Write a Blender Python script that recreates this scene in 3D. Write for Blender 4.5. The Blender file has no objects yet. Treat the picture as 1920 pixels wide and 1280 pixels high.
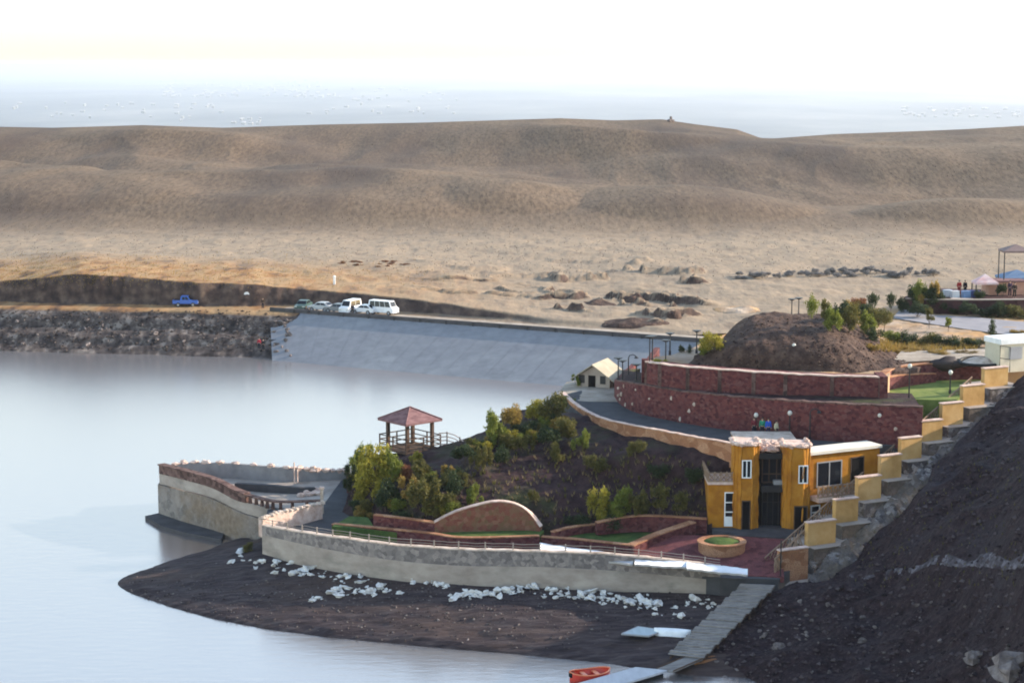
import bpy, math, random
import numpy as np
from mathutils import Vector, Matrix
from mathutils.bvhtree import BVHTree

random.seed(11)
RNG = np.random.default_rng(5)
SC = bpy.context.scene
COL = SC.collection
CAMZ, FOC = 42.0, 3600.0
TILT = math.atan(520 / 3600)
CT, ST = math.cos(TILT), math.sin(TILT)

# ---------------------------------------------------------------- surveying: from a pixel of the photograph to a point in the world
def ray(px, py):
    u, v = (px - 960) / FOC, (640 - py) / FOC
    return u, CT + v * ST, -ST + v * CT

def at_z(px, py, z):
    dx, dy, dz = ray(px, py)
    t = (z - CAMZ) / dz
    return Vector((dx * t, dy * t, z))

def at_y(px, py, y):
    dx, dy, dz = ray(px, py)
    t = y / dy
    return Vector((dx * t, y, CAMZ + dz * t))

def z_for(y, py):
    v = (640 - py) / FOC
    return CAMZ + y * (v * CT - ST) / (CT + v * ST)

def x_for(px, y, z=6.0):
    return (px - 960) / FOC * (y * CT - (z - CAMZ) * ST)

def at_plane(px, py, A, n):
    d = Vector(ray(px, py)); o = Vector((0, 0, CAMZ))
    t = (Vector((A[0], A[1], 0)) - Vector((0, 0, 0))).dot(Vector((n[0], n[1], 0))) / (d.x * n[0] + d.y * n[1])
    return o + d * t

def scale_at(p):
    return FOC / (p[1] * CT - (p[2] - CAMZ) * ST)

TERRAIN = []; TBY = {}
def hit(px, py, default_z=5.0):
    d = Vector(ray(px, py)).normalized(); o = Vector((0, 0, CAMZ)); best = None
    for b in TERRAIN:
        h = b.ray_cast(o, d)
        if h[0] is not None and (best is None or h[3] < best[1]): best = (h[0], h[3])
    return best[0].copy() if best else at_z(px, py, default_z)

def hit_on(px, py, name):
    d = Vector(ray(px, py)).normalized(); h = TBY[name].ray_cast(Vector((0, 0, CAMZ)), d)
    if h[0] is None: return None
    b = hit(px, py)
    return h[0] if (b - h[0]).length < .05 and h[0].z > .08 else None

def drop(x, y, default_z=0.0):
    best = None
    for b in TERRAIN:
        h = b.ray_cast(Vector((x, y, 300)), Vector((0, 0, -1)))
        if h[0] is not None and (best is None or h[0].z > best): best = h[0].z
    return default_z if best is None else best

# ---------------------------------------------------------------- noise
def _hash(i, j, k=0):
    h = np.sin(i * 127.1 + j * 311.7 + k * 74.7) * 43758.5453
    return h - np.floor(h)

def vnoise(x, y, seed=0):
    xi, yi = np.floor(x), np.floor(y)
    xf, yf = x - xi, y - yi
    xf = xf * xf * (3 - 2 * xf); yf = yf * yf * (3 - 2 * yf)
    a, b = _hash(xi, yi, seed), _hash(xi + 1, yi, seed)
    c, d = _hash(xi, yi + 1, seed), _hash(xi + 1, yi + 1, seed)
    return (a * (1 - xf) + b * xf) * (1 - yf) + (c * (1 - xf) + d * xf) * yf - 0.5

def fbm(x, y, octv=4, seed=0):
    s, a, f = 0, 1.0, 1.0
    for o in range(octv):
        s = s + a * vnoise(x * f + o * 17.3, y * f - o * 9.1, seed + o)
        a *= 0.5; f *= 2.03
    return s

def sst(a, b, t):
    t = np.clip((t - a) / (b - a), 0, 1)
    return t * t * (3 - 2 * t)

# ---------------------------------------------------------------- meshes and objects
ORG = {}

class MB:
    def __init__(self): self.v = []; self.f = []; self.sm = False
    def add(self, vs, fs):
        o = len(self.v)
        self.v += [tuple(p) for p in vs]
        self.f += [tuple(i + o for i in f) for f in fs]
        return self
    def box(self, x0, x1, y0, y1, z0, z1):
        return self.obox(Vector((0, 0, 0)), (1, 0), (x0, x1), (y0, y1), (z0, z1))
    def obox(self, A, e, ra, rb, rz, taper=0):
        e = Vector((e[0], e[1], 0)).normalized(); n = Vector((-e.y, e.x, 0)); vs = []
        for z, k in ((rz[0], 0), (rz[1], taper)):
            for a, b in ((ra[0] + k, rb[0] + k), (ra[1] - k, rb[0] + k), (ra[1] - k, rb[1] - k), (ra[0] + k, rb[1] - k)):
                p = Vector((A[0], A[1], 0)) + e * a + n * b
                vs.append((p.x, p.y, z))
        return self.add(vs, [(3, 2, 1, 0), (4, 5, 6, 7), (0, 1, 5, 4), (1, 2, 6, 5), (2, 3, 7, 6), (3, 0, 4, 7)])
    def tube(self, pts, r, n=6, r1=None):
        pts = [Vector(p) for p in pts]; m = len(pts); vs = []
        for i, p in enumerate(pts):
            d = (pts[min(i + 1, m - 1)] - pts[max(i - 1, 0)]).normalized()
            a = d.cross(Vector((0, 0, 1)))
            if a.length < 1e-3: a = Vector((1, 0, 0))
            a.normalize(); b = d.cross(a)
            rr = r if r1 is None else r + (r1 - r) * i / max(1, m - 1)
            for k in range(n):
                t = 2 * math.pi * k / n
                vs.append(p + a * (rr * math.cos(t)) + b * (rr * math.sin(t)))
        fs = [(i * n + k, i * n + (k + 1) % n, (i + 1) * n + (k + 1) % n, (i + 1) * n + k) for i in range(m - 1) for k in range(n)]
        fs += [tuple(range(n))[::-1], tuple((m - 1) * n + k for k in range(n))]
        return self.add(vs, fs)
    def prism(self, poly, z0, z1, top=None):
        n = len(poly)
        vs = [(p[0], p[1], z0) for p in poly] + [(p[0], p[1], z1 if top is None else top[i]) for i, p in enumerate(poly)]
        fs = [tuple(range(n))[::-1], tuple(range(n, 2 * n))] + [(i, (i + 1) % n, n + (i + 1) % n, n + i) for i in range(n)]
        return self.add(vs, fs)
    def strip(self, path, lo, hi, thick):
        """a wall along a plan path; lo, hi = heights per point; thick = how far it reaches behind its face"""
        n = len(path); P = [Vector((p[0], p[1], 0)) for p in path]; vs = []
        for i in range(n):
            d = (P[min(i + 1, n - 1)] - P[max(i - 1, 0)]).normalized(); nn = Vector((-d.y, d.x, 0))
            q = P[i] + nn * thick
            vs += [(P[i].x, P[i].y, lo[i]), (P[i].x, P[i].y, hi[i]), (q.x, q.y, hi[i]), (q.x, q.y, lo[i])]
        fs = []
        for i in range(n - 1):
            a, b = 4 * i, 4 * i + 4
            fs += [(a, b, b + 1, a + 1), (a + 1, b + 1, b + 2, a + 2), (a + 2, b + 2, b + 3, a + 3), (a + 3, b + 3, b, a)]
        fs += [(0, 1, 2, 3), (4 * n - 1, 4 * n - 2, 4 * n - 3, 4 * n - 4)]
        return self.add(vs, fs)
    def grid(self, V, nu, nv):
        return self.add(V, [(j * nu + i, j * nu + i + 1, (j + 1) * nu + i + 1, (j + 1) * nu + i) for j in range(nv - 1) for i in range(nu - 1)])
    def blob(self, c, r, seed=0, rough=.25, nu=10, nv=7, flat=0.0):
        rnd = random.Random(seed); k = [rnd.uniform(-1, 1) for _ in range(12)]; vs = []
        for j in range(nv + 1):
            th = math.pi * j / nv
            for i in range(nu):
                ph = 2 * math.pi * i / nu
                d = Vector((math.sin(th) * math.cos(ph), math.sin(th) * math.sin(ph), math.cos(th)))
                w = 1 + rough * (k[0] * d.x * d.y * 2 + k[1] * math.sin(3 * d.x + k[2] * 3) + k[3] * math.sin(4 * d.y + k[4] * 3) + k[5] * math.sin(5 * d.z + k[6]) + .4 * rnd.uniform(-1, 1))
                z = d.z * r[2] * w
                vs.append((c[0] + d.x * r[0] * w, c[1] + d.y * r[1] * w, c[2] + max(z, -flat if flat else z)))
        fs = [(j * nu + i, (j + 1) * nu + i, (j + 1) * nu + (i + 1) % nu, j * nu + (i + 1) % nu) for j in range(nv) for i in range(nu)]
        return self.add(vs, fs)

def link(name, mb, m, parent=None, org=None, smooth=False):
    o0 = Vector(org) if org is not None else (ORG[parent.name] if parent is not None else Vector((0, 0, 0)))
    me = bpy.data.meshes.new(name)
    me.from_pydata([(p[0] - o0.x, p[1] - o0.y, p[2] - o0.z) for p in mb.v], [], mb.f)
    me.materials.append(m)
    if smooth: me.polygons.foreach_set('use_smooth', [True] * len(me.polygons))
    me.update()
    o = bpy.data.objects.new(name, me); COL.objects.link(o)
    if parent is not None: o.parent = parent
    else: o.location = o0
    ORG[o.name] = o0
    return o

part = lambda name, mb, m, parent, **k: link(name, mb, m, parent, **k)

def tag(o, label, cat, group=None, kind=None):
    o['label'] = label
    if cat: o['category'] = cat
    if group: o['group'] = group
    if kind: o['kind'] = kind
    return o

def thing(name, loc, label, cat, group=None):
    o = bpy.data.objects.new(name, None); COL.objects.link(o)
    o.location = loc; o.empty_display_size = .3; ORG[o.name] = Vector(loc)
    return tag(o, label, cat, group)

def single(name, mb, m, loc, label, cat, group=None, smooth=False):
    return tag(link(name, mb, m, org=loc, smooth=smooth), label, cat, group)

def struct(name, mb, m, label, smooth=False, solid=True):
    o = tag(link(name, mb, m, smooth=smooth), label, None, kind='structure')
    if solid:
        TERRAIN.append(BVHTree.FromPolygons([Vector(v) for v in mb.v], mb.f)); TBY[name] = TERRAIN[-1]
    return o

def dup(root, loc, rotz=0, sc=None, label=None, cat=None, group=None):
    r = root.copy(); COL.objects.link(r); r.location = loc; r.rotation_euler = (0, 0, rotz)
    if sc is not None: r.scale = sc if hasattr(sc, '__len__') else (sc, sc, sc)
    if label: r['label'] = label
    if cat: r['category'] = cat
    if group: r['group'] = group
    for ch in list(root.children):
        c = ch.copy(); COL.objects.link(c); c.parent = r
        for g in list(ch.children):
            d = g.copy(); COL.objects.link(d); d.parent = c
    return r

# ---------------------------------------------------------------- lofted ground patches
def cr(P, t):
    n = len(P) - 1; i = min(int(t * n), n - 1); u = t * n - i
    p0, p1, p2, p3 = P[max(i - 1, 0)], P[i], P[i + 1], P[min(i + 2, n)]
    return .5 * (2 * p1 + (p2 - p0) * u + (2 * p0 - 5 * p1 + 4 * p2 - p3) * u * u + (3 * p1 - p0 - 3 * p2 + p3) * u ** 3)

def loft(rows, nu, nv, amp=0, wl=3, seed=1, edge=True, octv=5):
    R = [[np.array(p, float) for p in r] for r in rows]
    R = [[cr(r, i / (nu - 1)) for i in range(nu)] for r in R]
    V = []
    for j in range(nv):
        for i in range(nu): V.append(cr([r[i] for r in R], j / (nv - 1)))
    V = np.array(V)
    if amp:
        n = fbm(V[:, 0] / wl, V[:, 1] / wl, octv, seed)
        w = np.ones(len(V))
        if edge:
            t = np.repeat(np.arange(nv), nu) / (nv - 1)
            w = np.clip(np.minimum(t, 1 - t) * 6, .25, 1)
        V[:, 2] += n * amp * w
    mb = MB(); mb.grid([tuple(v) for v in V], nu, nv)
    return mb

def skirt(mb, nu, nv, z, out=(0, 0)):
    ring = [i for i in range(nu)] + [j * nu + nu - 1 for j in range(1, nv)] + [(nv - 1) * nu + i for i in range(nu - 2, -1, -1)] + [j * nu for j in range(nv - 2, 0, -1)]
    o = len(mb.v)
    for i in ring: mb.v.append((mb.v[i][0] + out[0], mb.v[i][1] + out[1], z))
    n = len(ring)
    for k in range(n): mb.f.append((ring[k], o + k, o + (k + 1) % n, ring[(k + 1) % n]))
    return mb

def dens(path, step=.6):
    """resample a plan path with its extra columns"""
    P = [np.array(p, float) for p in path]; out = []
    m = max(2, int(sum(np.linalg.norm(P[i + 1][:2] - P[i][:2]) for i in range(len(P) - 1)) / step))
    for i in range(m + 1): out.append(cr(P, i / m))
    return out

def wall_px(base, z0, tops, step=.8, thick=.45, jag=0, seed=0, lift=0.0, back=0.0):
    """base: pixels of the foot at height z0; tops: pixel rows of the top at the same plan points"""
    pts = []
    for (px, py), ty in zip(base, tops):
        p = at_z(px, py, z0) if not hasattr(z0, '__len__') else at_z(px, py, z0[len(pts)])
        pts.append((p.x, p.y, p.z, z_for(p.y, ty)))
    d = dens(pts, step)
    rnd = random.Random(seed)
    return [(q[0], q[1]) for q in d], [q[2] - .3 for q in d], [q[3] + rnd.uniform(-jag, jag) for q in d]
HAZE, SUN_AZ, SUN_EL, SUN, SKY, EXPO = 5.5e-5, 15, 20, 3.4, .15, 1.5
# ---------------------------------------------------------------- materials
def lin(r, g, b):
    return tuple(((c / 255) / 12.92 if c <= 10 else (((c / 255) + .055) / 1.055) ** 2.4) for c in (r, g, b)) + (1,)

MATS = {}
def mat(name, cols, scale=1.0, kind='noise', rough=.9, spec=.15, bump=0, bscale=None, stretch=(1, 1, 1), detail=6, big=None, bigscale=.05,
        mortar=None, metal=0, leafy=False, rnd=False, bigrange=(.4, .6)):
    if name in MATS: return MATS[name]
    m = bpy.data.materials.new(name); m.use_nodes = True; MATS[name] = m
    nt = m.node_tree; N = nt.nodes; L = nt.links
    b = N['Principled BSDF']; b.inputs['Roughness'].default_value = rough
    b.inputs['Specular IOR Level'].default_value = spec; b.inputs['Metallic'].default_value = metal
    geo = N.new('ShaderNodeNewGeometry'); mp = N.new('ShaderNodeMapping')
    mp.inputs['Scale'].default_value = tuple(scale * s for s in stretch)
    L.new(geo.outputs['Position'], mp.inputs['Vector'])
    def ramp(cs, src, lo=.3, hi=.7):
        r = N.new('ShaderNodeValToRGB'); n = len(cs)
        while len(r.color_ramp.elements) < n: r.color_ramp.elements.new(.5)
        for i, c in enumerate(cs):
            e = r.color_ramp.elements[i]; e.position = lo + (hi - lo) * i / max(1, n - 1); e.color = tuple(c[:3]) + (1,)
        L.new(src, r.inputs['Fac']); return r.outputs['Color']
    def noise(sc, det=detail, vec=None):
        t = N.new('ShaderNodeTexNoise'); t.inputs['Scale'].default_value = sc; t.inputs['Detail'].default_value = det; t.inputs['Roughness'].default_value = .62
        L.new(vec or mp.outputs['Vector'], t.inputs['Vector']); return t.outputs['Fac']
    if kind == 'noise': col = ramp(cols, noise(1.0))
    elif kind == 'stone':
        t = N.new('ShaderNodeTexVoronoi'); t.inputs['Scale'].default_value = 1; L.new(mp.outputs['Vector'], t.inputs['Vector'])
        sp = N.new('ShaderNodeSeparateColor'); L.new(t.outputs['Color'], sp.inputs['Color'])
        col = ramp(cols, sp.outputs['Red'], .05, .95)
        if mortar:
            t2 = N.new('ShaderNodeTexVoronoi'); t2.feature = 'DISTANCE_TO_EDGE'; L.new(mp.outputs['Vector'], t2.inputs['Vector'])
            k = N.new('ShaderNodeMapRange'); k.inputs['From Min'].default_value = .02; k.inputs['From Max'].default_value = .09
            L.new(t2.outputs['Distance'], k.inputs['Value'])
            x = N.new('ShaderNodeMix'); x.data_type = 'RGBA'; L.new(k.outputs['Result'], x.inputs['Factor'])
            x.inputs['A'].default_value = tuple(mortar[:3]) + (1,); L.new(col, x.inputs['B']); col = x.outputs['Result']
    elif kind == 'island':
        col = ramp(cols, geo.outputs['Random Per Island'], 0, 1)
    if big:
        f = noise(bigscale / scale, 5)
        k = N.new('ShaderNodeMapRange'); k.inputs['From Min'].default_value = bigrange[0]; k.inputs['From Max'].default_value = bigrange[1]
        L.new(f, k.inputs['Value'])
        x = N.new('ShaderNodeMix'); x.data_type = 'RGBA'; L.new(k.outputs['Result'], x.inputs['Factor'])
        L.new(col, x.inputs['A']); bc = ramp(big, noise(1.7)); L.new(bc, x.inputs['B']); col = x.outputs['Result']
    if rnd:
        oi = N.new('ShaderNodeObjectInfo'); h = N.new('ShaderNodeHueSaturation'); k = N.new('ShaderNodeMapRange')
        k.inputs['To Min'].default_value = .75; k.inputs['To Max'].default_value = 1.25
        L.new(oi.outputs['Random'], k.inputs['Value']); L.new(k.outputs['Result'], h.inputs['Value']); L.new(col, h.inputs['Color']); col = h.outputs['Color']
    L.new(col, b.inputs['Base Color'])
    if bump:
        bn = N.new('ShaderNodeBump'); bn.inputs['Strength'].default_value = 1; bn.inputs['Distance'].default_value = bump
        L.new(noise((bscale or scale * 2) / scale, 8), bn.inputs['Height']); L.new(bn.outputs['Normal'], b.inputs['Normal'])
    if leafy:
        tr = N.new('ShaderNodeBsdfTranslucent'); L.new(col, tr.inputs['Color'])
        mx = N.new('ShaderNodeMixShader'); mx.inputs['Fac'].default_value = .35
        L.new(b.outputs['BSDF'], mx.inputs[1]); L.new(tr.outputs['BSDF'], mx.inputs[2]); L.new(mx.outputs['Shader'], N['Material Output'].inputs['Surface'])
    return m

def plain(name, c, rough=.6, spec=.3, metal=0, var=.12):
    c = c[:3]
    return mat(name, [tuple(x * (1 - var) for x in c), tuple(min(1, x * (1 + var)) for x in c)], 1.5, rough=rough, spec=spec, metal=metal)

M = {}
M['hill'] = mat('dry_hill_grass', [(.08, .053, .034), (.135, .092, .06), (.19, .131, .086)], 1.1, stretch=(1, .22, 1), big=[(.056, .038, .03), (.092, .064, .048)], bigscale=.022, bump=.25, bscale=.5, bigrange=(.45, .68))
M['field'] = M['hill']
M['plain'] = mat('valley_fields', [(.045, .06, .08), (.13, .145, .155), (.25, .25, .24)], .0007, stretch=(1, .35, 1), detail=9)
M['bank'] = mat('bank_rubble', [(.03, .022, .022), (.075, .055, .05), (.14, .11, .095)], 1.2, bump=.3, bscale=1.6, detail=9)
M['mud'] = mat('beach_mud', [(.017, .012, .014), (.045, .033, .036), (.088, .068, .066)], 1.6, stretch=(.3, 1.3, 1), bump=.12, bscale=3, detail=12, big=[(.05, .032, .028), (.095, .064, .052)], bigscale=.15, bigrange=(.5, .72))
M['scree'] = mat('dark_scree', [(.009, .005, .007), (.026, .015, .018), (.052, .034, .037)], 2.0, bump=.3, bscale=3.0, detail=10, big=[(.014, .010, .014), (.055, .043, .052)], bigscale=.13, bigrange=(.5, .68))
M['slope'] = mat('slope_soil', [(.015, .008, .010), (.036, .019, .021), (.064, .036, .034)], 1.1, bump=.25, bscale=1.5, detail=9, big=[(.025, .03, .014), (.06, .06, .026)], bigscale=.2, bigrange=(.52, .66))
M['moundsoil'] = mat('mound_soil', [(.028, .016, .014), (.065, .039, .031), (.12, .077, .057)], 1.0, bump=.3, bscale=1.5, detail=9)
M['asphalt'] = mat('worn_asphalt', [(.05, .05, .056), (.085, .084, .09)], .6, bump=.02, bscale=6)
M['gravel'] = mat('pale_gravel', [(.22, .175, .14), (.33, .275, .22), (.42, .36, .31)], .5, bump=.05, bscale=3)
M['drydirt'] = mat('terrace_dirt', [(.24, .165, .11), (.33, .245, .18), (.4, .32, .25)], .25, bump=.08, bscale=2, big=[(.34, .19, .09), (.45, .27, .12)], bigscale=.12)
M['lawn'] = mat('lawn_grass', [(.03, .055, .016), (.06, .10, .025), (.10, .13, .035)], 1.2, bump=.06, bscale=8)
M['redstone'] = mat('red_stone_masonry', [(.06, .015, .017), (.125, .033, .031), (.17, .055, .048), (.10, .029, .032), (.17, .07, .065)], 3.2, 'stone', stretch=(1, 1, 1.35), mortar=(.085, .036, .04), bump=.05, bscale=5)
M['paving'] = mat('red_paving', [(.10, .03, .033), (.2, .065, .065), (.15, .05, .055)], 2.0, 'stone', mortar=(.055, .024, .026), bump=.03)
M['orangestone'] = mat('orange_brick_band', [(.28, .12, .06), (.4, .19, .10), (.48, .26, .15)], 1.3, 'stone', stretch=(1, 1, 1.5), mortar=(.2, .10, .06), bump=.03)
M['capstone'] = mat('pale_cap_stone', [(.3, .22, .17), (.5, .4, .33), (.62, .52, .45)], 1.8, bump=.03)
M['concrete'] = mat('pale_concrete', [(.25, .205, .175), (.34, .285, .245), (.42, .36, .31)], .5, stretch=(1, 1, 2.0), bump=.02, big=[(.16, .145, .125), (.26, .235, .2)], bigscale=.3, bigrange=(.52, .75))
M['damface'] = mat('dam_concrete', [(.17, .17, .18), (.235, .235, .245), (.29, .29, .295)], .8, stretch=(.5, .5, .9), bump=.01, big=[(.18, .18, .195), (.24, .24, .255)], bigscale=.09)
M['darkconc'] = mat('dark_concrete', [(.05, .047, .05), (.09, .084, .088)], .8)
M['rubblewall'] = mat('rubble_wall', [(.10, .085, .08), (.21, .18, .165), (.3, .26, .235), (.16, .13, .115)], 1.5, 'stone', mortar=(.3, .275, .25), bump=.06, bscale=3, big=[(.15, .11, .08), (.26, .2, .15)], bigscale=.2)
M['pebble'] = mat('pebble_parapet', [(.13, .11, .105), (.21, .18, .165), (.33, .28, .25)], 3.2, 'stone', mortar=(.19, .17, .165), bump=.05, bscale=5)
M['darkstone'] = mat('dark_parapet_stone', [(.06, .035, .032), (.12, .07, .06), (.17, .105, .09)], 2.5, 'stone', bump=.05)
M['whitestone'] = mat('white_limestone', [(.45, .42, .39), (.64, .61, .58), (.74, .72, .69)], 3.2, bump=.06, bscale=4, rnd=False)
M['rock'] = mat('grey_brown_rock', [(.07, .055, .053), (.14, .115, .108), (.25, .215, .205)], 1.6, bump=.08, bscale=3, rnd=True)
M['ochre'] = mat('ochre_render', [(.30, .115, .012), (.40, .165, .018), (.47, .22, .035)], .8, stretch=(1, 1, .9), bump=.02, bscale=4, detail=8, big=[(.22, .075, .014), (.30, .12, .02)], bigscale=.7, bigrange=(.5, .7))
M['panel'] = mat('yellow_render', [(.38, .21, .07), (.52, .31, .12), (.6, .39, .18)], .5, bump=.02, bscale=4, detail=8)
M['pinkstone'] = mat('pink_ledge_stone', [(.42, .27, .21), (.58, .42, .35), (.7, .56, .48)], 1.6, bump=.05)
M['white'] = plain('white_paint', (.8, .8, .8), .45)
M['whitesheet'] = mat('white_sheet', [(.72, .72, .74), (.8, .8, .82)], .8, bump=.03, bscale=1.5)
M['glass'] = plain('dark_glass', (.012, .014, .02), .12, .25)
M['dark'] = plain('dark_interior', (.004, .0035, .005), .7, .1)
M['darkmetal'] = plain('dark_metal', (.012, .012, .016), .5, .4)
M['greymetal'] = plain('grey_metal', (.3, .3, .31), .5, .4)
M['lampglass'] = plain('lamp_glass', (.6, .58, .52), .3)
M['wood'] = mat('weathered_wood', [(.13, .115, .11), (.22, .2, .19), (.3, .275, .26)], 1.4, stretch=(.4, 3, 1), bump=.02, bscale=6)
M['brownwood'] = mat('brown_wood', [(.06, .038, .03), (.11, .07, .05)], 1.5, stretch=(1, 1, 3))
M['lattice'] = mat('lattice_wood', [(.2, .13, .09), (.34, .24, .17)], 1.5)
M['pinktile'] = mat('pink_roof_tile', [(.12, .062, .062), (.19, .10, .10), (.26, .15, .14)], 1.4, stretch=(1, 1, 4), bump=.04, bscale=4)
M['creamroof'] = mat('cream_roof', [(.3, .26, .2), (.42, .37, .28)], 1.0)
M['tan'] = mat('tan_wall', [(.3, .24, .2), (.4, .33, .28)], .8)
M['black'] = plain('black_rubber', (.015, .015, .016), .7)
M['bark'] = mat('bark', [(.06, .045, .035), (.12, .09, .07)], 4, stretch=(1, 1, .3))
LEAF = {
 'yellow': mat('yellow_foliage', [(.16, .15, .02), (.3, .26, .035), (.4, .33, .05), (.22, .2, .03)], kind='island', leafy=True, rough=.6),
 'gold': mat('golden_foliage', [(.2, .13, .03), (.36, .25, .06), (.3, .19, .06)], kind='island', leafy=True, rough=.6),
 'lime': mat('lime_foliage', [(.09, .12, .02), (.17, .2, .035), (.24, .24, .05)], kind='island', leafy=True, rough=.6),
 'olive': mat('olive_foliage', [(.06, .065, .02), (.12, .11, .03), (.17, .14, .04)], kind='island', leafy=True, rough=.6),
 'dark': mat('dark_foliage', [(.02, .035, .018), (.04, .06, .025), (.06, .075, .03)], kind='island', leafy=True, rough=.6),
 'russet': mat('russet_foliage', [(.13, .04, .03), (.22, .08, .04), (.26, .14, .05)], kind='island', leafy=True, rough=.6),
 'grey': mat('grey_foliage', [(.17, .16, .16), (.25, .235, .235), (.3, .28, .27)], kind='island', leafy=True, rough=.7),
 'straw': mat('straw_stems', [(.18, .13, .07), (.3, .22, .12), (.24, .2, .08)], kind='island', leafy=True, rough=.8),
}
def paint(name, c): return plain(name, c, .3, .5)
# ---------------------------------------------------------------- the setting
# lake
mb = MB(); mb.add([(-420, 40, 0), (420, 40, 0), (420, 300, 0), (-420, 300, 0)], [(0, 1, 2, 3)])
wm = bpy.data.materials.new('lake_water'); wm.use_nodes = True; MATS['lake_water'] = wm
nt = wm.node_tree; N = nt.nodes; L = nt.links
b = N['Principled BSDF']; b.inputs['Base Color'].default_value = (.13, .125, .125, 1); b.inputs['Roughness'].default_value = .2
b.inputs['IOR'].default_value = 8.0; b.inputs['Specular Tint'].default_value = (1, .875, .83, 1)
geo = N.new('ShaderNodeNewGeometry'); mp = N.new('ShaderNodeMapping'); mp.inputs['Scale'].default_value = (.5, 1.3, 1)
L.new(geo.outputs['Position'], mp.inputs['Vector'])
tx = N.new('ShaderNodeTexNoise'); tx.inputs['Scale'].default_value = 1.1; tx.inputs['Detail'].default_value = 5; L.new(mp.outputs['Vector'], tx.inputs['Vector'])
bp = N.new('ShaderNodeBump'); bp.inputs['Strength'].default_value = .5; bp.inputs['Distance'].default_value = .035
L.new(tx.outputs['Fac'], bp.inputs['Height']); L.new(bp.outputs['Normal'], b.inputs['Normal'])
struct('water', mb, wm, 'pale calm reservoir water', solid=False)

# distant plain below the hills
mb = MB(); mb.add([(-60000, 820, -300), (60000, 820, -300), (60000, 120000, -300), (-60000, 120000, -300)], [(0, 1, 2, 3)])
struct('plain', mb, M['plain'], 'hazy flat valley plain far beyond the hills', solid=False)

# land beyond the lake: left bank, road, cutting, field and the dry hills
A0, A1 = at_z(0, 658, 0), at_z(540, 672, 0)
DC0, DC1 = at_z(510, 583, 5), at_z(1290, 640, 5)
def shore_y(X): return A0.y + (X - A0.x) * (A1.y - A0.y) / (A1.x - A0.x)
def crest_y(X): return DC0.y + (X - DC0.x) * (DC1.y - DC0.y) / (DC1.x - DC0.x)
RIDGE = [(-400, 250), (-200, 243), (0, 238), (100, 240), (270, 235), (420, 240), (600, 234), (800, 230), (960, 225), (1050, 222), (1150, 226), (1240, 224), (1300, 233), (1380, 243), (1425, 259), (1450, 260), (1560, 252), (1700, 247), (1800, 243), (1920, 236), (2100, 228), (2400, 225)]
DOMES = [  # px, Y, half width px, half depth m, height m
 (1330, 452, 235, 40, 3.6), (1830, 450, 230, 38, 4.0), (560, 455, 420, 50, 2.4), (960, 456, 130, 30, 2.0), (80, 465, 300, 40, 2.2),
 (1480, 530, 330, 60, 2.6), (760, 565, 330, 60, 2.2), (1150, 545, 260, 55, 2.2), (330, 600, 330, 60, 2.2), (1850, 560, 330, 60, 2.4), (260, 650, 180, 30, 2.0), (1000, 630, 460, 50, 2.4)]
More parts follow.
